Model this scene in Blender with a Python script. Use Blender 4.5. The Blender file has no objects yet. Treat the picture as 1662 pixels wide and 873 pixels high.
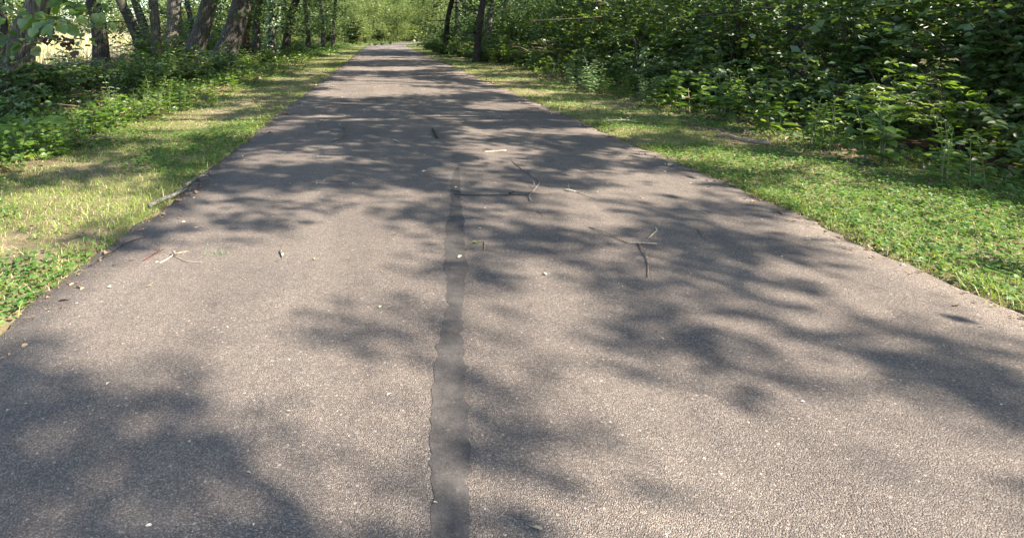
import bpy, math
import numpy as np

R = np.random.RandomState
S = bpy.context.scene
COL = S.collection
H = 1.1            # eye height
F = 900.0          # focal length in photo pixels (photo 1662 wide)
PX, PY = 617.0, 58.0
rad = math.radians

def gp(px, py, z=0.0):
    """photo pixel of a point at height z -> world x, y"""
    y = F * (H - z) / (py - PY)
    return np.array([(px - PX) / F * y, y, z])

def at(px, py, y):
    return np.array([(px - PX) / F * y, y, H - (py - PY) / F * y])

# ------------------------------------------------------------------ camera, light
cam = bpy.data.cameras.new('camera')
camo = bpy.data.objects.new('camera', cam); COL.objects.link(camo)
camo.location = (0, 0, H); camo.rotation_euler = (rad(90), 0, 0)
cam.sensor_width = 36; cam.lens = 36 * F / 1662
cam.shift_x = (831 - PX) / 1662; cam.shift_y = -(436.5 - PY) / 1662
cam.clip_start = 0.05; cam.clip_end = 2000
S.camera = camo

SUN = np.array([0.68, -0.26, 0.68]); SUN /= np.linalg.norm(SUN)
elev = math.asin(SUN[2]); azi = math.atan2(SUN[0], SUN[1])
W = bpy.data.worlds.new('World'); S.world = W; W.use_nodes = True
nt = W.node_tree
sky = nt.nodes.new('ShaderNodeTexSky'); sky.sky_type = 'NISHITA'; sky.sun_disc = False
sky.sun_elevation = elev; sky.sun_rotation = azi
nt.links.new(sky.outputs[0], nt.nodes['Background'].inputs[0])
nt.nodes['Background'].inputs[1].default_value = 0.125
sl = bpy.data.lights.new('sun', 'SUN'); sl.energy = 5.0; sl.angle = rad(0.53); sl.color = (1, .885, .75)
so = bpy.data.objects.new('sun', sl); COL.objects.link(so)
from mathutils import Vector, Matrix
so.rotation_euler = Vector(-SUN).to_track_quat('-Z', 'Y').to_euler()
so.location = (12, -6, 20)
S.view_settings.view_transform = 'Standard'; S.view_settings.look = 'None'
S.view_settings.exposure = 1.95; S.view_settings.gamma = 1
S.render.engine = 'CYCLES'
cy = S.cycles
cy.max_bounces = 6; cy.diffuse_bounces = 4; cy.glossy_bounces = 2; cy.transmission_bounces = 3
cy.transparent_max_bounces = 4
cy.sample_clamp_indirect = 4
cy.use_denoising = True

# ------------------------------------------------------------------ materials
def mat(name):
    m = bpy.data.materials.new(name); m.use_nodes = True
    t = m.node_tree
    for n in list(t.nodes): t.nodes.remove(n)
    out = t.nodes.new('ShaderNodeOutputMaterial')
    def N(kind, **kw):
        n = t.nodes.new('ShaderNode' + kind)
        for k, v in kw.items():
            if k.startswith('i_'):
                key = k[2:]
                key = int(key) if key.isdigit() else key.replace('_', ' ')
                n.inputs[key].default_value = v
            else: setattr(n, k, v)
        return n
    def L(a, b): t.links.new(a, b)
    return m, t, out, N, L

def c4(c): return (c[0], c[1], c[2], 1)

def ramp(N, stops):
    r = N('ValToRGB'); e = r.color_ramp.elements
    while len(e) < len(stops): e.new(0.5)
    for x, (p, c) in zip(e, stops): x.position = p; x.color = c4(c) if len(c) == 3 else c
    return r

def leaf_mat(name, cols, trans=0.42, gloss=0.06, rough=0.4):
    m, t, out, N, L = mat(name)
    g = N('NewGeometry')
    oi = N('ObjectInfo')
    add = N('MixRGB', blend_type='MIX', i_Fac=0.2)
    L(g.outputs['Random Per Island'], add.inputs['Color1']); L(oi.outputs['Random'], add.inputs['Color2'])
    n = len(cols)
    r = ramp(N, [(i / max(1, n - 1), c) for i, c in enumerate(cols)])
    L(add.outputs[0], r.inputs[0])
    d = N('BsdfDiffuse'); L(r.outputs[0], d.inputs[0])
    hs = N('HueSaturation', i_Hue=0.485, i_Saturation=1.1, i_Value=1.5); L(r.outputs[0], hs.inputs['Color'])
    tr = N('BsdfTranslucent'); L(hs.outputs[0], tr.inputs[0])
    mx = N('MixShader'); mx.inputs[0].default_value = trans
    L(d.outputs[0], mx.inputs[1]); L(tr.outputs[0], mx.inputs[2])
    gl = N('BsdfGlossy', i_Roughness=rough); gl.inputs[0].default_value = (1, 1, 1, 1)
    mg = N('MixShader'); mg.inputs[0].default_value = gloss
    L(mx.outputs[0], mg.inputs[1]); L(gl.outputs[0], mg.inputs[2])
    L(mg.outputs[0], out.inputs[0])
    return m

def bark_mat(name, c0, c1, scale=1.0, moss=0.0):
    m, t, out, N, L = mat(name)
    tc = N('TexCoord'); mp = N('Mapping'); mp.inputs['Scale'].default_value = (14 * scale, 14 * scale, 2.2 * scale)
    L(tc.outputs['Object'], mp.inputs[0])
    n1 = N('TexNoise', i_Scale=1.6, i_Detail=8, i_Roughness=0.65); L(mp.outputs[0], n1.inputs['Vector'])
    v = N('TexVoronoi', feature='DISTANCE_TO_EDGE', i_Scale=1.5); 
    dist = N('MixRGB', blend_type='ADD', i_Fac=0.6); L(mp.outputs[0], dist.inputs[1]); L(n1.outputs['Color'], dist.inputs[2])
    L(dist.outputs[0], v.inputs['Vector'])
    r0 = ramp(N, [(0.0, (0, 0, 0)), (0.18, (1, 1, 1))]); L(v.outputs['Distance'], r0.inputs[0])
    mul = N('MixRGB', blend_type='MULTIPLY', i_Fac=0.6); L(n1.outputs['Fac'], mul.inputs[1]); L(r0.outputs[0], mul.inputs[2])
    r = ramp(N, [(0.1, c0), (0.62, c1)]); L(mul.outputs[0], r.inputs[0])
    n2 = N('TexNoise', i_Scale=1.3, i_Detail=4); L(tc.outputs['Object'], n2.inputs['Vector'])
    rm = ramp(N, [(0.52, (0, 0, 0)), (0.66, (moss, moss, moss))]); L(n2.outputs['Fac'], rm.inputs[0])
    mm = N('MixRGB'); L(rm.outputs[0], mm.inputs[0]); L(r.outputs[0], mm.inputs[1]); mm.inputs[2].default_value = (.10, .12, .055, 1)
    b = N('BsdfPrincipled', i_Roughness=0.92); b.inputs['Specular IOR Level'].default_value = 0.2
    L(mm.outputs[0], b.inputs['Base Color'])
    bp = N('Bump', i_Strength=1.0, i_Distance=0.03); L(mul.outputs[0], bp.inputs['Height']); L(bp.outputs[0], b.inputs['Normal'])
    L(b.outputs[0], out.inputs[0])
    return m

def asphalt_mat(name, seam=False):
    m, t, out, N, L = mat(name)
    tc = N('TexCoord')
    v = N('TexVoronoi', i_Scale=290.0); L(tc.outputs['Object'], v.inputs['Vector'])
    sep = N('SeparateColor'); L(v.outputs['Color'], sep.inputs[0])
    stone = ramp(N, [(0.0, (.115, .101, .090)), (0.35, (.155, .136, .119)), (0.62, (.20, .175, .153)), (0.86, (.25, .218, .191)), (1.0, (.36, .32, .28))])
    L(sep.outputs[0], stone.inputs[0])
    edge = ramp(N, [(0.25, (1, 1, 1)), (0.75, (.6, .6, .61))]); L(v.outputs['Distance'], edge.inputs[0])
    mul = N('MixRGB', blend_type='MULTIPLY', i_Fac=0.75); L(stone.outputs[0], mul.inputs[1]); L(edge.outputs[0], mul.inputs[2])
    # bigger pale chips
    v2 = N('TexVoronoi', i_Scale=60.0); L(tc.outputs['Object'], v2.inputs['Vector'])
    sp2 = N('SeparateColor'); L(v2.outputs['Color'], sp2.inputs[0])
    chip = N('Math', operation='GREATER_THAN', i_1=0.94); L(sp2.outputs[1], chip.inputs[0])
    near = N('Math', operation='LESS_THAN', i_1=0.24); L(v2.outputs['Distance'], near.inputs[0])
    ch = N('Math', operation='MULTIPLY'); L(chip.outputs[0], ch.inputs[0]); L(near.outputs[0], ch.inputs[1])
    ch2 = N('Math', operation='MULTIPLY', i_1=0.55); L(ch.outputs[0], ch2.inputs[0])
    mc = N('MixRGB'); L(ch2.outputs[0], mc.inputs[0]); L(mul.outputs[0], mc.inputs[1]); mc.inputs[2].default_value = (.5, .45, .39, 1)
    # wear: broad tone drift
    n = N('TexNoise', i_Scale=0.9, i_Detail=7, i_Roughness=0.62); L(tc.outputs['Object'], n.inputs['Vector'])
    wr = ramp(N, [(0.3, (.80, .80, .82)), (0.7, (1.15, 1.12, 1.08))]); L(n.outputs['Fac'], wr.inputs[0])
    mw0 = N('MixRGB', blend_type='MULTIPLY', i_Fac=1.0); L(mc.outputs[0], mw0.inputs[1]); L(wr.outputs[0], mw0.inputs[2])
    # worn lanes along the path, dust and dark scuffs
    ml = N('Mapping'); ml.inputs['Scale'].default_value = (2.1, .16, 1); L(tc.outputs['Object'], ml.inputs[0])
    nl_ = N('TexNoise', i_Scale=1.0, i_Detail=5, i_Roughness=0.6); L(ml.outputs[0], nl_.inputs['Vector'])
    wl_ = ramp(N, [(0.32, (.82, .81, .81)), (0.68, (1.14, 1.13, 1.11))]); L(nl_.outputs['Fac'], wl_.inputs[0])
    nd_ = N('TexNoise', i_Scale=11.0, i_Detail=8, i_Roughness=0.75); L(tc.outputs['Object'], nd_.inputs['Vector'])
    wd_ = ramp(N, [(0.30, (.72, .72, .73)), (0.45, (1, 1, 1)), (0.7, (1.07, 1.06, 1.04))]); L(nd_.outputs['Fac'], wd_.inputs[0])
    mw1 = N('MixRGB', blend_type='MULTIPLY', i_Fac=1.0); L(mw0.outputs[0], mw1.inputs[1]); L(wl_.outputs[0], mw1.inputs[2])
    mw = N('MixRGB', blend_type='MULTIPLY', i_Fac=1.0); L(mw1.outputs[0], mw.inputs[1]); L(wd_.outputs[0], mw.inputs[2])
    b = N('BsdfPrincipled', i_Roughness=0.88); b.inputs['Specular IOR Level'].default_value = 0.25
    col = mw.outputs[0]
    bp = N('Bump', i_Strength=0.8, i_Distance=0.006)
    if seam:
        n3 = N('TexNoise', i_Scale=30, i_Detail=6); L(tc.outputs['Object'], n3.inputs['Vector'])
        r3 = ramp(N, [(0.3, (.036, .036, .037)), (0.75, (.078, .076, .073))]); L(n3.outputs['Fac'], r3.inputs[0])
        mz = N('MixRGB', i_Fac=0.78); L(col, mz.inputs[1]); L(r3.outputs[0], mz.inputs[2]); col = mz.outputs[0]
        b.inputs['Roughness'].default_value = 0.85; b.inputs['Specular IOR Level'].default_value = 0.12; bp.inputs['Strength'].default_value = 0.4
        L(n3.outputs['Fac'], bp.inputs['Height'])
    else:
        inv = N('Math', operation='SUBTRACT', i_0=1.0); L(v.outputs['Distance'], inv.inputs[1]); L(inv.outputs[0], bp.inputs['Height'])
    L(col, b.inputs['Base Color']); L(bp.outputs[0], b.inputs['Normal'])
    L(b.outputs[0], out.inputs[0])
    return m

def ground_mat():
    m, t, out, N, L = mat('soil and thatch')
    tc = N('TexCoord')
    n = N('TexNoise', i_Scale=1.7, i_Detail=9, i_Roughness=0.7); L(tc.outputs['Object'], n.inputs['Vector'])
    n2 = N('TexNoise', i_Scale=55, i_Detail=6, i_Roughness=0.7); L(tc.outputs['Object'], n2.inputs['Vector'])
    mx = N('MixRGB', i_Fac=0.5); L(n.outputs['Fac'], mx.inputs[1]); L(n2.outputs['Fac'], mx.inputs[2])
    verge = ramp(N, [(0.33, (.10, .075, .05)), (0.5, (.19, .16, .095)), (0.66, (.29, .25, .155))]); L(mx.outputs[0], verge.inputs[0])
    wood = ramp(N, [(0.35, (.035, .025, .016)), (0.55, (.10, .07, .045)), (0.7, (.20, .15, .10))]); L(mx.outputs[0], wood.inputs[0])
    mead = ramp(N, [(0.35, (.20, .21, .08)), (0.65, (.42, .38, .20))]); L(mx.outputs[0], mead.inputs[0])
    sx = N('SeparateXYZ'); L(tc.outputs['Object'], sx.inputs[0])
    # wood floor mask from distance to the path
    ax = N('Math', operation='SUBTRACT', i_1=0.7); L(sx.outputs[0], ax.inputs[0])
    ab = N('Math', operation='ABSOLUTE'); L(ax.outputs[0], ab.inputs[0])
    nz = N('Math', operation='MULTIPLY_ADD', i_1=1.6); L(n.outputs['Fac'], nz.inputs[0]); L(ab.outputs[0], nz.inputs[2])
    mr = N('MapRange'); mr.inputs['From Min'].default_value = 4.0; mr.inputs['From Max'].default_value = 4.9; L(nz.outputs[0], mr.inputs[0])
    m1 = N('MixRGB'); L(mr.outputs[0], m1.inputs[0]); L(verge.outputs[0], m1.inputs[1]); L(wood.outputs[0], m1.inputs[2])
    mr2 = N('MapRange'); mr2.inputs['From Min'].default_value = -14; mr2.inputs['From Max'].default_value = -20; L(sx.outputs[0], mr2.inputs[0])
    m2 = N('MixRGB'); L(mr2.outputs[0], m2.inputs[0]); L(m1.outputs[0], m2.inputs[1]); L(mead.outputs[0], m2.inputs[2])
    b = N('BsdfPrincipled', i_Roughness=0.95); b.inputs['Specular IOR Level'].default_value = 0.1
    L(m2.outputs[0], b.inputs['Base Color'])
    bp = N('Bump', i_Strength=0.9, i_Distance=0.02); L(n2.outputs['Fac'], bp.inputs['Height']); L(bp.outputs[0], b.inputs['Normal'])
    L(b.outputs[0], out.inputs[0])
    return m

M = {}
M['asphalt'] = asphalt_mat('asphalt'); M['seam'] = asphalt_mat('tar seam', True)
M['ground'] = ground_mat()
M['grass'] = leaf_mat('grass', [(.075, .135, .02), (.14, .22, .035), (.22, .30, .055), (.31, .35, .085)], .4, .04, .5)
M['clover'] = leaf_mat('low leaves', [(.05, .13, .025), (.09, .19, .04), (.15, .24, .05)], .42, .025, .6)
M['straw'] = leaf_mat('dry grass', [(.42, .34, .20), (.55, .46, .28), (.30, .22, .13)], .2, .03, .6)
M['canopy'] = leaf_mat('canopy leaves', [(.045, .085, .018), (.07, .13, .03)], .32, .05)
M['shrub'] = leaf_mat('shrub leaves', [(.045, .10, .014), (.085, .155, .024), (.16, .23, .04)], 0.48, 0.055, 0.5)
M['shrub2'] = leaf_mat('dark shrub leaves', [(.036, .085, .016), (.07, .135, .026), (.12, .19, .042)], 0.42, 0.075, 0.48)
M['shrub3'] = leaf_mat('yellowish leaves', [(.12, .16, .02), (.19, .23, .035), (.28, .28, .06)], 0.48, 0.05, 0.45)
M['weed'] = leaf_mat('weed leaves', [(.06, .13, .018), (.10, .19, .028), (.16, .25, .04)], 0.46, 0.06, 0.5)
M['weedpale'] = leaf_mat('pale weed leaves', [(.11, .19, .08), (.16, .26, .11), (.20, .30, .13)], .4, .08, .4)
M['far'] = leaf_mat('far leaves', [(.075, .12, .03), (.14, .195, .055), (.24, .28, .10)], .5, .03, .55)
M['reed'] = leaf_mat('meadow grass', [(.30, .32, .13), (.45, .42, .22), (.55, .50, .30)], .35, .03, .5)
M['deadleaf'] = leaf_mat('dead leaves', [(.05, .028, .016), (.10, .06, .03)], .2, .04, .5)
M['litter'] = leaf_mat('path litter', [(.45, .42, .30), (.62, .60, .50), (.35, .28, .16), (.30, .33, .12)], .1, .05, .5)
M['woodlitter'] = leaf_mat('fallen leaves', [(.10, .065, .04), (.20, .14, .085), (.32, .24, .16)], .1, .03, .6)
M['bark'] = bark_mat('grey bark', (.021, .0195, .017), (.118, .108, .094), 1, .5)
M['bark_dark'] = bark_mat('dark bark', (.014, .0125, .011), (.068, .061, .053), 1, .3)
M['bark_pale'] = bark_mat('pale bark', (.045, .041, .036), (.22, .20, .172), 1, .2)
M['bark_red'] = bark_mat('reddish bark', (.045, .022, .014), (.22, .115, .075), 1, .1)
M['stick_pale'] = bark_mat('pale stick', (.42, .34, .25), (.66, .57, .45), 3)
M['stick_grey'] = bark_mat('grey stick', (.09, .085, .08), (.36, .34, .31), 3)
M['stick_brown'] = bark_mat('brown stick', (.075, .052, .036), (.30, .22, .155), 3)
M['stick_tan'] = bark_mat('tan stick', (.22, .16, .11), (.45, .35, .26), 3)
M['stick_red'] = bark_mat('red stick', (.12, .04, .03), (.28, .10, .08), 3)
M['stem'] = leaf_mat('green stems', [(.08, .12, .04), (.14, .15, .06)], .1, .05)
M['stemwood'] = bark_mat('shrub stems', (.05, .04, .03), (.17, .14, .10), 2)

# ------------------------------------------------------------------ mesh helpers
def mesh(name, V, polys, m=None, smooth=False):
    """V (n,3); polys = list of (k, s) int arrays"""
    me = bpy.data.meshes.new(name)
    V = np.ascontiguousarray(V, dtype=np.float32)
    polys = [p for p in polys if len(p)]
    lo = np.concatenate([p.ravel() for p in polys]).astype(np.int32)
    tot = np.concatenate([np.full(len(p), p.shape[1]) for p in polys]).astype(np.int32)
    st = np.concatenate([[0], np.cumsum(tot)[:-1]]).astype(np.int32)
    me.vertices.add(len(V)); me.vertices.foreach_set('co', V.ravel())
    me.loops.add(len(lo)); me.loops.foreach_set('vertex_index', lo)
    me.polygons.add(len(tot)); me.polygons.foreach_set('loop_start', st)
    try: me.polygons.foreach_set('loop_total', tot)
    except Exception: pass
    if smooth: me.polygons.foreach_set('use_smooth', np.ones(len(tot), dtype=bool))
    me.update(calc_edges=True)
    if m: me.materials.append(m)
    return me

def link(name, me, parent=None, loc=None):
    o = bpy.data.objects.new(name, me); COL.objects.link(o)
    if parent: o.parent = parent
    if loc is not None: o.location = loc
    return o

def tag(o, label=None, cat=None, group=None, kind=None):
    if label: o['label'] = label
    if cat: o['category'] = cat
    if group: o['group'] = group
    if kind: o['kind'] = kind
    return o

def empty(name, loc, label, cat, group=None, rz=0, sc=1):
    o = bpy.data.objects.new(name, None); COL.objects.link(o)
    o.empty_display_size = .2
    o.location = loc; o.rotation_euler = (0, 0, rz); o.scale = (sc, sc, sc)
    return tag(o, label, cat, group)

def unit(a): return a / np.maximum(np.linalg.norm(a, axis=-1, keepdims=True), 1e-9)

class Soup:
    """collects vertices / faces for ONE mesh"""
    def __init__(s): s.v = []; s.f = {}; s.n = 0
    def add(s, V, *faces):
        s.v.append(V)
        for f in faces:
            if len(f): s.f.setdefault(f.shape[1], []).append(f + s.n)
        s.n += len(V)
    def leaves(s, P, D, N, ln, wd, fold=.18, droop=.15):
        """P base, D direction along the leaf, N face normal; 6-gon folded leaf"""
        n = len(P)
        if n == 0: return
        D = unit(D); Sd = unit(np.cross(D, N)); Nn = np.cross(Sd, D)
        ln = np.broadcast_to(ln, (n,))[:, None]; wd = np.broadcast_to(wd, (n,))[:, None]
        up = Nn * wd * fold
        a = P; t = P + D * ln - Nn * ln * droop
        m1 = P + D * ln * .28; m2 = P + D * ln * .66 - Nn * ln * droop * .35
        r1 = m1 + Sd * wd * .5 + up; r2 = m2 + Sd * wd * .4 + up
        l1 = m1 - Sd * wd * .5 + up; l2 = m2 - Sd * wd * .4 + up
        V = np.stack([a, r1, r2, t, l2, l1], 1).reshape(-1, 3)
        i = np.arange(n)[:, None] * 6
        s.add(V, np.concatenate([i + [0, 1, 2, 3], i + [0, 3, 4, 5]]))
    def diamonds(s, P, D, N, ln, wd):
        n = len(P)
        if n == 0: return
        D = unit(D); Sd = unit(np.cross(D, N))
        ln = np.broadcast_to(ln, (n,))[:, None]; wd = np.broadcast_to(wd, (n,))[:, None]
        m_ = P + D * ln * .45
        V = np.stack([P, m_ + Sd * wd * .5, P + D * ln, m_ - Sd * wd * .5], 1).reshape(-1, 3)
        i = np.arange(n)[:, None] * 4
        s.add(V, i + [0, 1, 2, 3])
    def blades(s, P, h, w, lean, rs):
        n = len(P)
        if n == 0: return
        a = rs.uniform(0, 2 * np.pi, n); d = np.stack([np.cos(a), np.sin(a), np.zeros(n)], 1)
        b = a + rs.uniform(.8, 2.3, n); sd = np.stack([np.cos(b), np.sin(b), np.zeros(n)], 1)
        h = np.broadcast_to(h, (n,))[:, None]; w = np.broadcast_to(w, (n,))[:, None]; lean = np.broadcast_to(lean, (n,))[:, None]
        z = np.array([0, 0, 1.])
        mid = P + z * h * .6 + d * h * lean * .35; tip = P + z * h * (1 - .3 * lean) + d * h * lean
        V = np.stack([P - sd * w * .5, P + sd * w * .5, mid + sd * w * .4, mid - sd * w * .4, tip], 1).reshape(-1, 3)
        i = np.arange(n)[:, None] * 5
        s.add(V, i + [0, 1, 2, 3], i + [3, 2, 4])
    def tube(s, P, r, sides=8, rough=0, rs=None, cap=True):
        P = np.asarray(P, float); k = len(P); r = np.broadcast_to(np.asarray(r, float), (k,))
        T = unit(np.gradient(P, axis=0))
        ref = np.array([0, 0, 1.]) if abs(T[:, 2]).mean() < .75 else np.array([1., 0, 0])
        U = unit(np.cross(T, ref)); B = np.cross(T, U)
        a = np.arange(sides) / sides * 2 * np.pi
        rr = np.ones((k, sides))
        if rough and rs is not None:
            ph = rs.uniform(0, 6.28, 6)
            zz = np.arange(k)[:, None]
            for j, f in enumerate((2, 3, 5, 7)):
                rr = rr + rough / (1 + .4 * j) * np.sin(f * a[None] + ph[j] + zz * (.35 - .1 * j) ) * .6
            rr = rr + rough * rs.normal(0, .45, (k, sides))
        V = P[:, None] + (U[:, None] * np.cos(a)[None, :, None] + B[:, None] * np.sin(a)[None, :, None]) * (r[:, None] * rr)[..., None]
        V = V.reshape(-1, 3)
        i = (np.arange(k - 1)[:, None] * sides + np.arange(sides)[None]).ravel()
        j = (np.arange(k - 1)[:, None] * sides + (np.arange(sides)[None] + 1) % sides).ravel()
        q = np.stack([i, j, j + sides, i + sides], 1)
        s.add(V, q)
        if cap:
            b = s.n - len(V)
            s.f.setdefault(sides, []).append(np.arange(sides)[None, ::-1] + b)
            s.f.setdefault(sides, []).append(np.arange(sides)[None] + b + (k - 1) * sides)
    def build(s, name, m, smooth=False):
        return mesh(name, np.concatenate(s.v), [np.concatenate(v) for v in s.f.values()], m, smooth)

def smooth_line(P, n):
    P = np.asarray(P, float)
    if len(P) < 3:
        t = np.linspace(0, 1, n)[:, None]; return P[0] * (1 - t) + P[-1] * t
    d = np.concatenate([[0], np.cumsum(np.linalg.norm(np.diff(P, axis=0), axis=1))])
    Q = np.concatenate([[2 * P[0] - P[1]], P, [2 * P[-1] - P[-2]]])
    out = []
    for u in np.linspace(0, d[-1], n):
        i = min(len(P) - 2, max(0, np.searchsorted(d, u) - 1)); t = (u - d[i]) / max(1e-9, d[i + 1] - d[i])
        a, b, c, e = Q[i], Q[i + 1], Q[i + 2], Q[i + 3]
        out.append(.5 * (2 * b + (c - a) * t + (2 * a - 5 * b + 4 * c - e) * t * t + (3 * b - a - 3 * c + e) * t ** 3))
    return np.array(out)

_tab = R(5).rand(256, 256)
def noise(x, y, f=1.0):
    x = np.asarray(x) * f; y = np.asarray(y) * f
    xi = np.floor(x).astype(int); yi = np.floor(y).astype(int); u = x - xi; v = y - yi
    u = u * u * (3 - 2 * u); v = v * v * (3 - 2 * v)
    g = lambda a, b: _tab[a % 256, b % 256]
    return (g(xi, yi) * (1 - u) + g(xi + 1, yi) * u) * (1 - v) + (g(xi, yi + 1) * (1 - u) + g(xi + 1, yi + 1) * u) * v

def fbm(x, y, f=1.0):
    return (noise(x, y, f) + .5 * noise(x + 31, y + 17, f * 2.1) + .25 * noise(x + 7, y + 71, f * 4.3)) / 1.75

# ------------------------------------------------------------------ path and ground
EL, ER = -1.40, 2.56
def bend(y):
    y = np.asarray(y, float)
    k = .0043
    return np.where(y < 53, 0, np.where(y < 110, k * (y - 53) ** 2, k * 57 ** 2 + 2 * k * 57 * (y - 110)))

def edge_noise(y, s): return .10 * (fbm(np.asarray(y), np.full(np.shape(y), s), 1.1) - .5) + .055 * (noise(np.asarray(y), np.full(np.shape(y), s + 3.), 5.) - .5) + .03 * (noise(np.asarray(y), np.full(np.shape(y), s + 8.), 16.) - .5)

ys = np.concatenate([np.linspace(-6, 0, 20), np.linspace(0.05, 12, 260), np.linspace(12.2, 45, 170), np.linspace(46, 150, 120)])
cols = 17
rows = []
for y in ys:
    b = float(bend(y)); xl = EL + b + float(edge_noise(y, 2.)) * 1.2; xr = ER + b + float(edge_noise(y, 9.)) * 1.2
    t = np.linspace(0, 1, cols); x = xl + (xr - xl) * t
    z = .022 * (1 - (2 * t - 1) ** 2)
    row = np.stack([x, np.full(cols, y), z], 1)
    row = np.concatenate([[[xl - .03, y, -.06]], row, [[xr + .03, y, -.06]]])
    rows.append(row)
V = np.concatenate(rows); c = cols + 2
i = (np.arange(len(ys) - 1)[:, None] * c + np.arange(c - 1)[None]).ravel()
path = tag(link('asphalt_path', mesh('asphalt_path', V, [np.stack([i, i + 1, i + c + 1, i + c], 1)], M['asphalt'], True)),
           'worn grey asphalt path running straight through the wood', 'path', kind='structure')

def pz(x, y):
    t = (x - bend(y) - EL) / (ER - EL); return float(.022 * (1 - (2 * t - 1) ** 2)) if 0 < t < 1 else 0.0

def ground_z(x, y):
    b = bend(y); inside = ((x > EL + b - .0) & (x < ER + b + .0))
    d = np.minimum(np.abs(x - EL - b), np.abs(x - ER - b))
    z = -.004 + .03 * (fbm(x, y, .7) - .5) + .02 * (noise(x, y, 4.) - .5)
    z = np.where(inside, -.05, np.where(d < .25, -.012 + (z + .012) * d / .25, z))
    far = np.clip((np.abs(x - .6) - 4) / 6, 0, 1)
    return z + far * (.25 * (fbm(x, y, .18) - .45))

gx = np.concatenate([[-600, -300, -150, -90], np.linspace(-60, -12, 25), np.linspace(-11.5, -4.1, 30), np.linspace(-4, -1.5, 42), [-1.43, -1.38], np.linspace(-1.2, 2.4, 8), [2.54, 2.59],
                     np.linspace(2.65, 5.5, 48), np.linspace(5.7, 14, 34), np.linspace(15, 60, 22), [90, 150, 300, 600]])
gy = np.concatenate([[-300, -100, -40, -20], np.linspace(-10, 1, 14), np.linspace(1.06, 9, 130), np.linspace(9.2, 30, 100), np.linspace(31, 70, 50), np.linspace(72, 160, 40), [200, 300, 600, 1200]])
X, Y = np.meshgrid(gx, gy)
Xw = X + np.where(np.abs(X) < 15, bend(Y), bend(Y) * np.clip(1 - (np.abs(X) - 15) / 60, 0, 1))
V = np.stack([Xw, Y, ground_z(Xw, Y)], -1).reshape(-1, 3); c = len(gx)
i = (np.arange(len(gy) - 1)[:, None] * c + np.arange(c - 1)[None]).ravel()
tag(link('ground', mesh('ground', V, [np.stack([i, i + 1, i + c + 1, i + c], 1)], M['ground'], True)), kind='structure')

# tar seam along the path, a part of it
rs = R(3)
cl = smooth_line([gp(743, 276), gp(741, 288), gp(739, 320), gp(739, 360), gp(738, 400), gp(739, 443), gp(737, 500), gp(733, 575), gp(728, 700), gp(724, 930)], 130)
n = len(cl); tt = np.linspace(0, 1, n)
wl = .042 + .010 * np.sin(tt * 17) + rs.normal(0, .005, n); wr_ = .044 + .009 * np.sin(tt * 13 + 2) + rs.normal(0, .005, n)
fade = np.clip((tt + .01) / .22, 0, 1) ** .6; jag = rs.uniform(.55, 1.15, n) ** (1.2 * (1 - np.clip(tt / .3, 0, 1))); wl *= fade * jag; wr_ *= fade * jag[::-1] ** 0
bulb = np.exp(-((cl[:, 1] - gp(739, 443)[1]) / .10) ** 2); wl += .013 * bulb; wr_ += .015 * bulb
z = np.array([pz(p[0], p[1]) for p in cl]) + .0012
A = np.stack([cl[:, 0] - wl, cl[:, 1], z], 1); B = np.stack([cl[:, 0] + wr_, cl[:, 1], z], 1); C = np.stack([cl[:, 0], cl[:, 1], z + .0012], 1)
V = np.stack([A, C, B], 1).reshape(-1, 3); i = (np.arange(n - 1)[:, None] * 3 + np.array([0, 1])[None]).ravel()
o = link('tar_seam', mesh('tar_seam', V, [np.stack([i, i + 1, i + 4, i + 3], 1)], M['seam'], True), path)
o['label'] = 'smooth dark tar sealing a crack along the path'

# ------------------------------------------------------------------ grass verges
def scatter(x0, x1, y0, y1, dens, rs):
    n = rs.poisson((x1 - x0) * (y1 - y0) * dens)
    return rs.uniform(x0, x1, n), rs.uniform(y0, y1, n)

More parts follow.
